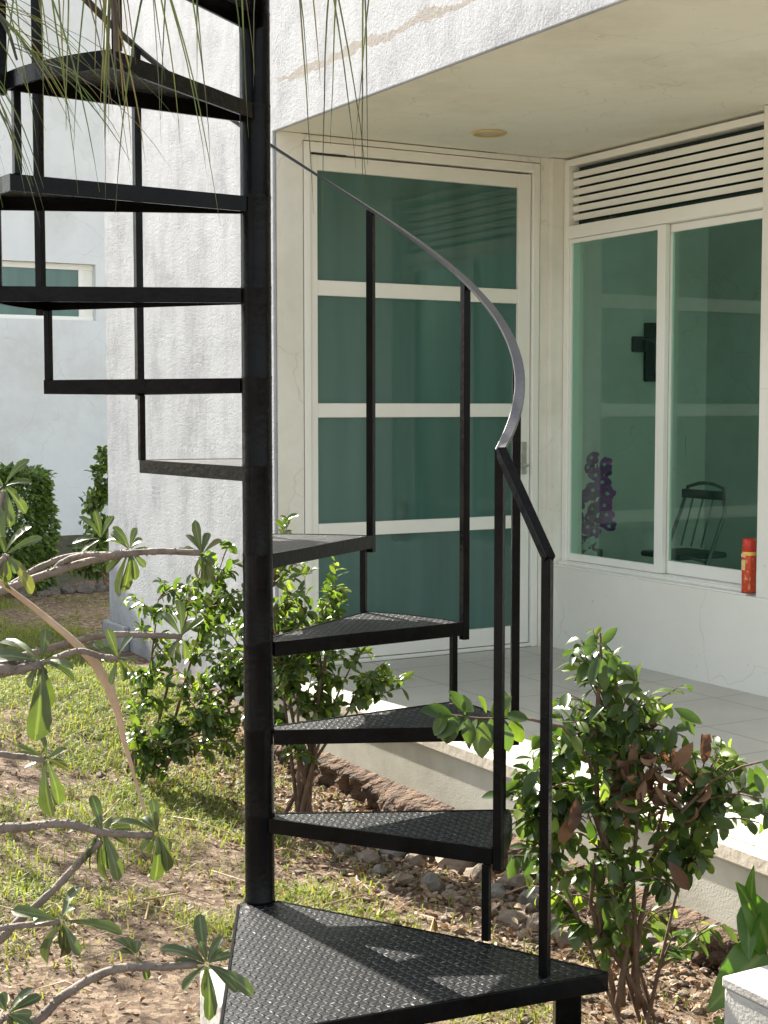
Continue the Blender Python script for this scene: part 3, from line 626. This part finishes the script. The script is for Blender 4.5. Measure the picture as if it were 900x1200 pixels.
for i in range(80):
    q = dc+Vector((random.gauss(.0, .05), random.gauss(0, .04), random.gauss(0, .045)))
    leaf(dead, L_(q), (random.gauss(0, .5), random.gauss(0, .5), -1), rv(), random.uniform(.035, .075), random.uniform(.014, .028), random.uniform(-1.2, 1.4), random.uniform(.4, 1.5))
for (px, py) in ((675, 935), (672, 955), (784, 1010), (735, 890), (812, 870), (822, 860)):
    leaf(dead, L_(A(px, py, 3.42)), (random.gauss(0, .3), random.gauss(0, .3), -1), (random.gauss(0, .4), -1, 0), .085, .034, .2, .4)
dead.build('dead_leaves', M['dead'], sh, smooth=True)
# side branches: one reaching left across the stair, one right
big = MB()
def branch(pts, r_, leaves, Lf, wf=.56):
    pp = [A(*q) for q in pts]; wood2.tube([L_(q) for q in pp], [r_*(1-.6*i/(len(pp)-1)) for i in range(len(pp))], 5)
    for (px, py, Y, dx, dy, s_) in leaves:
        q = A(px, py, Y); q2 = A(px+dx, py+dy, Y-.02); leaf(big, L_(q), q2-q, (random.gauss(0, .3), -.6+random.gauss(0, .3), .8), Lf*s_, Lf*s_*wf, random.uniform(.0, .4), .25)
branch([(705, 960, 3.5), (690, 890, 3.45), (660, 852, 3.4), (615, 842, 3.32), (560, 842, 3.25), (530, 838, 3.2)], .005,
       [(560, 842, 3.25, -20, 30, 1.), (575, 842, 3.25, 5, 35, 1.), (548, 838, 3.22, -25, 20, .9), (545, 838, 3.2, -6, -28, .95), (575, 838, 3.25, 20, -20, .9), (530, 838, 3.2, -32, -10, 1.), (535, 838, 3.2, -14, 32, .95), (525, 836, 3.2, -20, 24, .8), (600, 840, 3.3, 6, 24, .9), (590, 838, 3.28, 26, 4, .8), (585, 845, 3.25, 14, 28, 1.), (555, 834, 3.22, -16, -16, .9), (540, 845, 3.2, -18, 8, .9), (566, 846, 3.22, -2, 30, 1.1), (520, 838, 3.2, 6, 36, .9), (590, 842, 3.28, -4, -30, .9), (560, 842, 3.25, 12, 18, 1.), (548, 842, 3.2, 2, 34, .8), (570, 836, 3.25, -8, -22, .7)], .072)
branch([(760, 1010, 3.5), (800, 950, 3.45), (835, 915, 3.4), (870, 898, 3.35), (905, 890, 3.3)], .005,
       [(885, 897, 3.3, 10, 26, 1.), (892, 893, 3.3, 15, 5, 1.), (878, 900, 3.3, 12, 38, 1.), (895, 935, 3.3, 10, 20, 1.), (880, 945, 3.3, 25, 5, 1.)], .065)
branch([(790, 985, 3.5), (830, 935, 3.45), (865, 930, 3.4), (910, 940, 3.3)], .004, [(865, 955, 3.4, 24, -6, 1.), (866, 930, 3.4, -3, 28, .8), (905, 940, 3.3, -6, 40, 1.1), (835, 960, 3.42, 30, 10, .9)], .06)
branch([(735, 1060, 3.5), (700, 960, 3.5), (698, 860, 3.48), (704, 770, 3.45), (703, 742, 3.45)], .008,
       [(704, 775, 3.44, -26, 20, 1.), (704, 770, 3.42, -20, 40, 1.1), (706, 772, 3.42, 4, 48, 1.15), (706, 770, 3.44, 22, 40, 1.1), (708, 766, 3.44, 26, 14, .9), (700, 760, 3.44, -20, -8, .8), (704, 756, 3.46, 16, -18, .9), (700, 768, 3.4, -10, 45, 1.1), (790, 830, 3.45, 26, 14, 1.1), (795, 835, 3.45, 20, 24, 1.), (790, 850, 3.45, -4, 34, 1.)], .066, .40)
wood2.build('side_branches', M['bark'], sh, smooth=True); big.build('large_leaves', M['leafB'], sh, smooth=True)
# heavier brown trunks at its foot
tk = MB()
for pts in ([(742, 1180), (705, 1090), (700, 1030), (705, 960)], [(745, 1178), (728, 1090), (720, 1040), (690, 940)], [(750, 1178), (752, 1080), (765, 1000), (775, 950)], [(740, 1182), (735, 1100), (722, 1000), (712, 900)], [(752, 1182), (745, 1110), (740, 1020), (750, 930)], [(735, 1178), (712, 1140), (690, 1060), (700, 1000)]):
    q = [A(px+random.uniform(-3, 3), py, 3.56-.0002*(1180-py)) for px, py in pts]; q[0] += Vector((random.uniform(-.05, .05), random.uniform(-.06, .06), 0)); ln = []
    for i in range(len(q)-1): ln += [q[i].lerp(q[i+1], t/4) for t in range(4)]
    ln.append(q[-1]); tk.tube([L_(x) for x in ln], [.0085-.005*i/len(ln) for i in range(len(ln))], 7)
tk.build('trunks', M['bark'], sh, smooth=True)

# hedge and slender shrub by the neighbour's wall
def hedge(name, base, size, nleaf, label, leafL, mat):
    o = empty(name, base, TH, label=label, cat='hedge'); lv = MB(); wd_ = MB()
    for i in range(nleaf):
        f_ = random.random(); x, y, z = random.uniform(-1, 1), random.uniform(-1, 1), random.random()
        k_ = random.choice('xyxzyy')
        if k_ == 'x': x = math.copysign(1-abs(random.gauss(0, .06)), x)
        elif k_ == 'y': y = -1+abs(random.gauss(0, .15))
        else: z = 1-abs(random.gauss(0, .05))
        w = 1+.10*noise.noise(Vector((x*2, y*2, z*3)))
        q = Vector((x*size[0]*w, y*size[1]*w, .04+z*size[2]*w))
        d = Vector((x, y, z-.4))+rv(.7)
        leaf(lv, q, d, Vector((0, -.5, 1))+rv(.5), leafL*random.uniform(.7, 1.3), leafL*.5, .2, .3, ((0, .1), (.5, 1), (1, .05)))
    for i in range(14):
        x = random.uniform(-.8, .8)*size[0]; y = random.uniform(-.5, .5)*size[1]
        wd_.tube([(x, y, -.05), (x*1.05, y, size[2]*.5), (x*1.1, y*1.1, size[2]*.9)], [.012, .009, .004], 5)
    lv.build('foliage', mat, o, smooth=True); wd_.build('stems', M['bark'], o)
    return o
hq = hw(-.02, 4.95, -.175); hedge('hedge', hq, (.44, .3, .84), 9000, 'dense trimmed green hedge in front of the neighbouring white wall', .055, M['hedge'])
sb = hw(.86, 4.7, -.175)
shrub('slender_shrub', sb, [(A(112, 600, 11.1), (.14, .14, .26), 2), (A(122, 555, 11.1), (.10, .12, .2), 1.5), (A(112, 645, 11.1), (.2, .12, .16), 2.5), (A(95, 660, 11.0), (.2, .12, .10), 1.5)], 120, 10, .06, M['hedge'], 'narrow dark leaved shrub squeezed between hedge and stucco wall', stems=5)
# far tree over the neighbour's parapet
tb = hw(.8, 17.5, -.175); to = empty('tree', tb, 0, label='dark green tree rising behind the neighbouring house parapet', cat='tree'); L2 = rel(to)
tw, tl = MB(), MB(); tw.tube([(0, 0, -.2), (.05, 0, 1.5), (0, .1, 3.2)], [.14, .11, .07], 8)
for i in range(16):
    e = Vector((random.gauss(0, 1.1), random.gauss(0, 1.), random.uniform(3.6, 6.4))); tw.tube(bez(Vector((0, .05, 2.6)), Vector((e.x*.4, e.y*.4, e.z*.8)), e, 5), [.05, .04, .03, .025, .018, .01], 5)
    for j in range(190):
        q = e+rv(.34); leaf(tl, q, rv(), Vector((0, 0, 1))+rv(.5), .13, .06, .2, .3, ((0, .1), (.5, 1), (1, .05)))
tw.build('trunk', M['bark'], to, smooth=True); tl.build('crown', M['hedge'], to, smooth=True)

# sparse garden tree beyond the left edge: it throws the dappled shade over the lawn
gt = Vector((-3.75, 8.0, gz(-3.75, 8.0))); go_ = empty('tree', gt, 0, label='sparse leafed garden tree left of the lawn that dapples the grass', cat='tree')
tw, tl = MB(), MB(); tw.tube([(0, 0, -.2), (.05, 0, 1.0), (.02, .05, 2.0)], [.07, .055, .04], 8)
for i in range(13):
    e = Vector((random.uniform(-.85, .75), random.uniform(-.9, .9), random.uniform(2.1, 3.3))); tw.tube(bez(Vector((.02, .05, 1.7)), Vector((e.x*.4, e.y*.4, e.z*.85)), e, 5), [.03, .024, .018, .014, .01, .006], 5)
    for j in range(70):
        q = e+rv(.17); leaf(tl, q, rv(), Vector((0, 0, 1))+rv(.5), .085, .045, .2, .3, ((0, .1), (.5, 1), (1, .05)))
tw.build('trunk', M['bark'], go_, smooth=True); tl.build('crown', M['hedge'], go_, smooth=True)
# foreground succulent shrub: grey branches with leaf rosettes
trunkP = Vector((-1.02, 2.25, gz(-1.02, 2.25)))
ss = empty('succulent_shrub', trunkP, 0, label='low foreground shrub with bare grey branches ending in leaf rosettes', cat='shrub'); L3 = rel(ss)
br, ro = MB(), MB()
hub = trunkP+Vector((0, 0, .35))
br.tube([L3(trunkP-Vector((0, 0, .1))), L3(trunkP+Vector((.02, 0, .15))), L3(hub), L3(hub+Vector((0, .05, .45))), L3(hub+Vector((.0, .08, .75)))], [.06, .055, .045, .03, .016], 10)
def fbranch(pts, r0_, r1_, root=None):
    q = [A(*x) for x in pts]
    if root is not None: q = [hub+Vector((0, .05, root)), (hub+Vector((0, .05, root))).lerp(q[0], .6)]+q
    ln = []
    for i in range(len(q)-1):
        p0, p1_, p2, p3 = q[max(0, i-1)], q[i], q[i+1], q[min(len(q)-1, i+2)]
        for t in (0, .2, .4, .6, .8):
            ln.append(.5*((2*p1_)+(-p0+p2)*t+(2*p0-5*p1_+4*p2-p3)*t*t+(-p0+3*p1_-3*p2+p3)*t**3))
    ln.append(q[-1])
    for j in range(2, len(ln)*3):
        t = j/(len(ln)*3)*(len(ln)-1.01); k_ = int(t); pos = ln[k_].lerp(ln[k_+1], t-k_); ax = (ln[k_+1]-ln[k_]).normalized()
        sd_ = rv(); sd_ = (sd_-ax*sd_.dot(ax)).normalized(); rr_ = (r0_+(r1_-r0_)*t/len(ln))*.86
        br.tube([L3(pos+sd_*rr_*.7), L3(pos+sd_*rr_*1.04), L3(pos+sd_*rr_*random.uniform(1.12, 1.3)+ax*rr_*.15)], [rr_*.42, rr_*.36, rr_*.16], 6)
    br.tube([L3(x) for x in ln], [(r0_+(r1_-r0_)*i/len(ln))*.86*(1+.07*math.sin(i*2.1)+random.uniform(-.06, .06)) for i in range(len(ln))], 9)
fbranch([(-25, 702, 2.5), (40, 678, 2.5), (85, 663, 2.5), (130, 652, 2.5), (180, 646, 2.5), (235, 648, 2.5)], .010, .006, .60)
fbranch([(0, 690, 2.55), (40, 668, 2.58), (80, 652, 2.6), (120, 650, 2.6), (150, 646, 2.55)], .008, .005, .62)
fbranch([(60, 672, 2.52), (75, 658, 2.5), (100, 650, 2.48), (135, 650, 2.45)], .007, .005)
fbranch([(40, 765, 2.4), (88, 752, 2.4), (125, 744, 2.4), (170, 744, 2.4), (212, 746, 2.42)], .008, .005, .48)
fbranch([(45, 778, 2.3), (90, 763, 2.3), (118, 769, 2.3), (138, 771, 2.3)], .006, .005, .46)
fbranch([(-20, 788, 2.1), (20, 785, 2.1), (48, 778, 2.1)], .011, .007, .46)
fbranch([(-20, 770, 2.15), (15, 775, 2.12), (40, 776, 2.1)], .008, .006, .5)
fbranch([(-20, 888, 2.3), (20, 886, 2.3), (52, 891, 2.3)], .007, .005, .3)
fbranch([(-20, 975, 2.2), (30, 969, 2.2), (75, 965, 2.2), (120, 975, 2.2), (155, 978, 2.2), (180, 978, 2.2)], .009, .006, .20)
fbranch([(-20, 1112, 2.2), (20, 1080, 2.2), (60, 1045, 2.2), (95, 1008, 2.2), (118, 985, 2.2)], .008, .006, .08)
fbranch([(-20, 1092, 2.15), (20, 1085, 2.15), (70, 1080, 2.15)], .006, .005, .09)
fbranch([(25, 1205, 2.05), (70, 1170, 2.05), (110, 1145, 2.05), (145, 1134, 2.05), (190, 1133, 2.05), (230, 1130, 2.05)], .009, .006, -.1)
fbranch([(-15, 1205, 2.0), (0, 1195, 2.0), (10, 1190, 2.0)], .006, .005, -.12)
fbranch([(-30, 640, 2.3), (-5, 610, 2.3), (5, 575, 2.3)], .007, .005, .7)
fbranch([(-30, 700, 2.2), (0, 660, 2.2), (8, 650, 2.2)], .007, .005, .55)
RP = ((0, .12), (.2, .34), (.45, .72), (.72, 1.), (.9, .8), (1, .12))
def rosette(px, py, Y, dirs, L_m=.075, wr=.27):
    c = A(px, py, Y)
    ext = [(random.uniform(-26, 26), random.uniform(-24, 30), .8) for _ in range(5)]
    for (dx, dy, s_) in list(dirs)+[e for e in ext if math.hypot(e[0], e[1]) > 12]:
        dep = random.uniform(-.45, .45)*math.hypot(dx, dy)/760.
        d = A(px+dx, py+dy, Y)-c; d.y += dep
        n_ = Vector((random.gauss(0, .25), -.55+random.gauss(0, .25), .75))
        if dy > abs(dx): n_ = Vector((math.copysign(.5, dx) if dx else .3, -.8, .5))
        l_ = math.hypot(dx, dy)/F_PX*Y*1.08
        leaf(ro, L3(c+d.normalized()*.004), d, n_, l_, max(.016, l_*wr)*s_, random.uniform(.15, .55), random.uniform(.25, .5), RP)
rosette(152, 645, 2.5, [(-26, -27, 1), (-6, -30, .9), (4, -26, .8), (-28, 20, 1), (4, 46, 1.1), (14, 28, 1), (10, -14, .8), (-24, 48, .9)])
rosette(237, 650, 2.5, [(-28, -14, 1), (-8, -36, 1), (4, -25, .9), (-24, 34, 1.1), (16, 22, 1.1), (4, 30, .9), (-16, -28, .8), (12, 8, .9)])
rosette(118, 632, 2.62, [(-28, -8, 1), (-10, -32, .9), (10, -26, .9), (-22, 6, .9), (-2, -30, 1)])
rosette(212, 746, 2.42, [(-10, 25, 1), (-22, -6, .9), (10, -20, .9), (12, 22, 1), (-16, 18, 1), (-14, -30, .9), (4, -44, 1.)])
rosette(138, 771, 2.3, [(-5, -32, 1), (10, -26, 1), (14, 22, .9), (-20, -22, 1), (-8, 26, .9), (20, -2, .9)])
rosette(48, 776, 2.1, [(-62, -26, 1.2), (-40, -44, 1.1), (-52, 8, 1.), (10, -34, 1), (36, -12, 1.1), (16, 60, 1.4), (4, 84, 1.3), (-18, 22, 1), (-8, 30, .9), (44, 6, .9)], wr=.26)
rosette(54, 891, 2.3, [(-32, -12, 1), (-5, 62, 1.3), (26, 44, 1.2), (2, -38, 1), (-18, 40, 1), (18, -18, .9), (-26, -20, .8)])
rosette(120, 975, 2.2, [(-36, -18, 1), (-6, -40, 1.1), (-34, 20, 1), (-20, 32, 1.1), (6, 56, 1.1), (28, 46, 1.2), (26, 8, 1), (34, -10, 1), (-30, 30, .9), (14, 40, .9), (-16, 64, .9)])
rosette(184, 977, 2.2, [(-36, -28, 1), (2, -38, 1), (-10, -30, .9), (6, 54, 1.2), (26, 42, 1.1), (30, 22, 1), (14, 38, 1), (-22, 12, .9), (18, 52, .9)])
rosette(72, 1080, 2.15, [(-52, -22, 1), (4, -46, 1.1), (-30, -10, .9), (68, 2, 1), (26, 30, 1), (-38, 44, 1.3), (0, 52, 1.2), (16, 48, 1.1), (-10, 46, 1), (20, 44, .9)])
rosette(242, 1130, 2.05, [(-36, -40, 1.1), (-14, -52, 1.1), (-38, -22, 1), (60, 10, 1), (38, 26, 1), (-30, 24, 1.1), (-10, 64, 1.3), (12, 56, 1.1), (-32, -6, .9), (10, -30, .9), (22, -16, .8)])
rosette(8, 1188, 2.0, [(-10, -20, 1), (34, -18, 1), (20, -30, 1), (30, 6, 1), (-16, 10, 1), (14, 24, 1)])
rosette(5, 570, 2.3, [(-20, -28, 1), (24, -14, 1), (26, 24, 1.1), (14, 40, 1.1), (-14, 20, 1), (18, -34, .9)])
rosette(6, 650, 2.2, [(-16, -60, 1.2), (34, -24, 1), (36, 36, 1.2), (-10, 44, 1.1), (12, -40, 1.), (6, 30, 1), (16, 14, .9)])
rosette(160, 1120, 2.08, [(-8, -20, .8), (2, 16, .8), (-14, -8, .7)])
br.build('branches', M['palebark'], ss, smooth=True); ro.build('leaves', M['rosette'], ss, smooth=True)

# dry stalk lying across the branches
ds = empty('dry_stalk', A(60, 728, 2.38), 0, label='tan dried palm stalk lying across the grey branches', cat='stalk'); L4 = rel(ds)
b = MB(); pts = [(-25, 662, 2.42), (0, 682, 2.4), (40, 712, 2.38), (80, 745, 2.36), (110, 775, 2.34), (128, 805, 2.33), (138, 835, 2.33), (146, 870, 2.33), (156, 905, 2.33), (168, 948, 2.33), (176, 975, 2.3)]
b.tube([L4(A(*q)) for q in pts], [.004, .0045, .005, .006, .0078, .0088, .006, .0042, .003, .0022, .001], 9); b.build('stalk', M['stalk'], ds, smooth=True); 
# big palm crown above left, fronds hanging into the top of the view
pb = Vector((-2.2, 2.2, gz(-2.2, 2.2)))
pt = empty('palm_tree', pb, 0, label='palm with thin drooping leaflets hanging in front of the upper stairs', cat='palm'); L5 = rel(pt)
b = MB(); b.tube([(0, 0, -.1), (.05, 0, .8), (.12, 0, 1.7), (.2, .05, 2.5)], [.13, .11, .10, .09], 12); b.build('trunk', M['palebark'], pt, smooth=True)
crown = pb+Vector((.2, .05, 2.5))
M['drypalm'] = leafmat('dry_palm_leaflet', [(.06, .045, .03), (.10, .075, .05), (.075, .065, .04)], .6, .12)
def frond(pts, n_l, Lr, dirf, w=.0029, mat='palm'):
    q = [crown]+[A(*x) for x in pts]; ln = []
    for i in range(len(q)-1):
        p0, p1_, p2, p3 = q[max(0, i-1)], q[i], q[i+1], q[min(len(q)-1, i+2)]
        for t in (0, .125, .25, .375, .5, .625, .75, .875): ln.append(.5*((2*p1_)+(-p0+p2)*t+(2*p0-5*p1_+4*p2-p3)*t*t+(-p0+3*p1_-3*p2+p3)*t**3))
    ln.append(q[-1]); mb = MB(); mb.tube([L5(x) for x in ln], [.009-.007*i/len(ln) for i in range(len(ln))], 6)
    for i in range(n_l):
        t = random.uniform(.12, 1)*(len(ln)-1.001); k_ = int(t); pos = ln[k_].lerp(ln[k_+1], t-k_)
        d0_ = dirf(random.choice((-1, 1))); L = Lr*random.uniform(.55, 1.25); vs = []; cur = pos.copy(); d = d0_.normalized()
        sd = Vector((1, random.gauss(0, .6), 0)).normalized(); nseg = 7
        for s_ in range(nseg+1):
            u_ = s_/nseg; ww = w*(1-u_**1.6)*.5+.0002; vs += [L5(cur+sd*ww), L5(cur-sd*ww)]
            d = (d+Vector((0, 0, -.16))+rv(.015)).normalized(); cur = cur+d*L/nseg
        mb.add(vs, [(2*j, 2*j+1, 2*j+3, 2*j+2) for j in range(nseg)])
    mb.build('frond', M[mat], pt)
hang = lambda s_: Vector((random.gauss(.10, .22), random.gauss(0, .25), -1))
frond([(-120, -160, 2.2), (60, -110, 2.25), (200, -100, 2.3), (330, -95, 2.35), (450, -70, 2.4)], 30, .36, hang)
frond([(-150, -110, 2.1), (0, -60, 2.1), (110, -40, 2.15), (200, -30, 2.2)], 20, .30, hang)
frond([(-150, -60, 2.5), (-60, -30, 2.5), (0, 20, 2.5), (20, 70, 2.5)], 30, .30, lambda s_: Vector((1, random.gauss(0, .3), random.gauss(-.15, .25))), .0036)
frond([(-160, -20, 2.3), (-80, 20, 2.3), (-30, 60, 2.3), (-10, 120, 2.3)], 26, .26, lambda s_: Vector((.6, random.gauss(0, .3), -.7+random.gauss(0, .3))))
# dry hanging bunch
frond([(20, -120, 2.25), (110, -60, 2.28), (132, -10, 2.28), (137, 60, 2.28)], 22, .20, lambda s_: Vector((random.gauss(0, .22), random.gauss(0, .2), -1)), .0026, 'drypalm')

# broad leaved plant and plaster post at the right edge
bp = gpt(.86, 3.30); bo = empty('broadleaf_plant', bp, 0, label='bright green broad leaved plant growing behind the white plaster post', cat='plant'); L6 = rel(bo)
b, s6 = MB(), MB()
BP = ((0, .35), (.08, .8), (.25, 1.), (.5, .85), (.75, .5), (.92, .18), (1, .02))
for (p0, p1_, w, nr, cv) in (((893, 1115), (838, 1180), .11, (.35, -.75, .6), .15), ((880, 1060), (872, 1118), .055, (-.5, -.8, .2), .2), ((884, 1080), (868, 1030), .045, (-.7, -.6, .1), .2), ((900, 1110), (890, 1050), .09, (.3, -.9, .3), .3), ((845, 1195), (838, 1215), .03, (0, -1, .3), .1), ((905, 1130), (960, 1090), .1, (-.2, -.7, .6), .3)):
    q0, q1 = A(*p0, 3.15), A(*p1_, 3.05); leaf(b, L6(q0), q1-q0, nr, (q1-q0).length*1.05, w, cv, .25, BP)
    s6.tube(bez(L6(bp+Vector((0, 0, -.02))), L6(bp.lerp(q0, .5)+Vector((.05, 0, .08))), L6(q0), 6), [.007, .006, .006, .005, .005, .004, .004], 6)
b.build('leaves', M['broad'], bo, smooth=True); s6.build('stems', M['leafB'], bo, smooth=True)
pq = at(848, 1144, 2.75); 
po_ = empty('plaster_post', (pq.x, pq.y, gz(pq.x, pq.y)), TH, label='low white plastered block with a flat cap at the bottom right corner', cat='post')
hgt = pq.z-gz(pq.x, pq.y)
b = MB(); b.box(.0, .34, -.40, .0, -.2, hgt-.022); b.build('body', M['concrete'], po_, bevel=.006)
b = MB(); b.box(-.003, .343, -.403, .003, hgt-.0215, hgt); b.build('cap', M['concrete'], po_, bevel=.004)
wq = gpt(-.305, 2.945); cb_ = empty('concrete_block', wq, .35, label='small white concrete block under the left edge of the bottom step', cat='block')
M['block'] = simple('weathered_block', (.26, .25, .22), (.42, .40, .36), 14, .9, .6, .006, 60)
b = MB(); b.box(-.05, .06, -.10, .10, -.05, .185); bo_ = b.build('block', M['block'], cb_, bevel=.01)

# ------------------------------------------------------------------ stones along the footing
def rock(r_, sd):
    import bmesh
    bm = bmesh.new(); bmesh.ops.create_icosphere(bm, subdivisions=2, radius=1)
    sc = Vector((random.uniform(.8, 1.3), random.uniform(.7, 1.1), random.uniform(.5, .85)))*r_
    for v in bm.verts:
        k_ = 1+.42*noise.noise(v.co*1.1+Vector((sd, 0, 0)))+.18*noise.noise(v.co*2.7+Vector((0, sd, 0)))
        v.co = Vector((v.co.x*sc.x, v.co.y*sc.y, v.co.z*sc.z))*k_
    vs = [v.co.copy() for v in bm.verts]; fs = [tuple(v.index for v in f.verts) for f in bm.faces]; bm.free(); return vs, fs
spots = [(500, 1000, .075), (535, 1015, .10), (545, 1000, .08), (460, 1000, .06), (485, 1015, .05), (430, 1010, .05), (505, 1040, .05), (528, 1055, .035), (470, 1035, .04), (445, 1025, .035), (415, 985, .045), (560, 1030, .06), (580, 1050, .05), (600, 1080, .05), (490, 985, .06), (520, 990, .06), (640, 1090, .06), (665, 1105, .05), (400, 1000, .035), (455, 980, .05), (605, 1040, .07), (630, 1060, .06), (700, 1110, .06), (780, 1120, .06), (810, 1100, .06), (540, 1060, .03), (575, 1075, .03), (425, 965, .05), (765, 1075, .07), (840, 1110, .06)]
for i, (px, py, r_) in enumerate(spots):
    q = at(px, py, 1.); d = q-Vector((0, 0, CAM_Z)); t = -1.0/d.z
    for it in range(12): t = (gz(d.x*t, d.y*t)-CAM_Z)/d.z
    x, y = d.x*t, d.y*t; u_, v_ = loc(x, y)
    if u_ > -.12: dd_ = u_+.12; x -= dd_*cT; y -= dd_*sT
    b = MB(); b.add(*rock(r_*.9, i*3.7)); s_ = b.build('stone', M['stone'] if i % 3 else M['greystone'], None, smooth=False, loc=(x, y, gz(x, y)+r_*.18), rz=random.random()*6)
    tag(s_, 'rough brown field stone lying in the rubble along the patio footing', 'stone', 'stones along the patio footing')
M['darkstone'] = simple('dark_stone', (.05, .047, .042), (.12, .11, .10), 8, .9, .6, .02, 25)
for i in range(9):
    q = hw(.15+i*.12+random.uniform(-.03, .03), 4.55+random.uniform(-.05, .05), -.16)
    b = MB(); b.add(*rock(random.uniform(.05, .085), 50+i)); s_ = b.build('stone', M['darkstone'], None, loc=q, rz=random.random()*6)
    tag(s_, 'grey edging stone in the row at the foot of the hedge', 'stone', 'edging stones under the hedge')
gr = MB()
import bmesh
_b = bmesh.new(); bmesh.ops.create_icosphere(_b, subdivisions=1, radius=1); ICV = [v.co.copy() for v in _b.verts]; ICF = [tuple(v.index for v in f.verts) for f in _b.faces]; _b.free()
for i in range(1500):
    u_ = -.16-abs(random.gauss(0, .30)); v_ = random.uniform(-4.2, -.1); q = hw(u_, v_, 0); r_ = random.uniform(.005, .024)*random.uniform(.6, 1)
    sc = Vector((random.uniform(.7, 1.3), random.uniform(.7, 1.3), random.uniform(.45, .9)))*r_; c = Vector((q.x, q.y, gz(q.x, q.y)+r_*.25))
    gr.add([c+Vector((v.x*sc.x, v.y*sc.y, v.z*sc.z))*random.uniform(.75, 1.15) for v in ICV], ICF)
tag(gr.build('gravel', M['stone']), 'loose small gravel spread along the patio footing', 'gravel', kind='stuff')

# ------------------------------------------------------------------ grass and leaf litter
ga = MB(); cnt = 0
def blade(x, y, L, lean):
    z = gz(x, y)-.004; a = random.random()*6.283; w = random.uniform(.0012, .0026); dx, dy = math.cos(a), math.sin(a)
    s_ = Vector((-dy, dx, 0))*w; o_ = Vector((dx, dy, 0))*L*lean; q = Vector((x, y, z))
    ga.add([q-s_, q+s_, q+o_*.35+Vector((0, 0, L*.55))-s_*.8, q+o_*.35+Vector((0, 0, L*.55))+s_*.8, q+o_+Vector((0, 0, L*(1-lean*.5)))], [(0, 1, 3, 2), (2, 3, 4)])
while cnt < 5200:
    y = 2.3+8.4*random.random()**1.15; x = random.uniform(-.30*y-.3, .30*y+.1)
    u_, v_ = loc(x, y)
    if u_ > -.2 and v_ < 2.3: continue
    mk = lawnmask(x, y)
    if random.random() > mk*1.1+.03: continue
    cnt += 1
    far_ = y > 6.2
    for j in range(random.randint(6, 10+int(mk*12))):
        blade(x+random.gauss(0, .034), y+random.gauss(0, .034), random.uniform(.02, .07)*random.uniform(.6, 1.1), random.uniform(.3, 1.5))
tag(ga.build('grass', M['grass']), 'short patchy lawn grass growing through bare soil', 'grass', kind='stuff')
lt = MB()
def lit(x, y, s_):
    q = Vector((x, y, gz(x, y)+random.uniform(.002, .016))); d = Vector((random.gauss(0, 1), random.gauss(0, 1), random.gauss(0, .25)))
    leaf(lt, q, d, Vector((random.gauss(0, .4), random.gauss(0, .4), 1)), s_, s_*random.uniform(.3, .6), random.uniform(-.6, 1.1), random.uniform(0, .9), ((0, .1), (.25, .75), (.5, 1), (.78, .7), (1, .05)))
for i in range(4600):
    u_ = -.13-abs(random.gauss(0, .42)); v_ = random.uniform(-4.2, .3); q = hw(u_, v_, 0); lit(q.x, q.y, random.uniform(.014, .042))
for i in range(12000):
    y = 2.3+5.5*random.random()**1.3; x = random.uniform(-.3*y-.2, .3*y); u_, v_ = loc(x, y)
    if u_ > -.15: continue
    lit(x, y, random.uniform(.006, .030)*random.uniform(.6, 1))
tag(lt.build('leaf_litter', M['litter']), 'dry brown fallen leaves scattered over the garden soil', 'leaf litter', kind='stuff')
tw = MB()
for i in range(60):
    y = random.uniform(2.3, 5.5); x = random.uniform(-.28*y, .2*y); u_, v_ = loc(x, y)
    if u_ > -.25: continue
    a = random.random()*6.28; L = random.uniform(.1, .4); z = gz(x, y)+.012
    tw.tube([(x, y, z), (x+math.cos(a)*L*.5, y+math.sin(a)*L*.5, z+.015), (x+math.cos(a+.2)*L, y+math.sin(a+.2)*L, gz(x+math.cos(a)*L, y+math.sin(a)*L)+.008)], [.003, .0022, .001], 5)
tag(tw.build('dry_twigs', M['stalk']), 'thin pale dry twigs and straws strewn on the ground', 'twigs', kind='stuff')
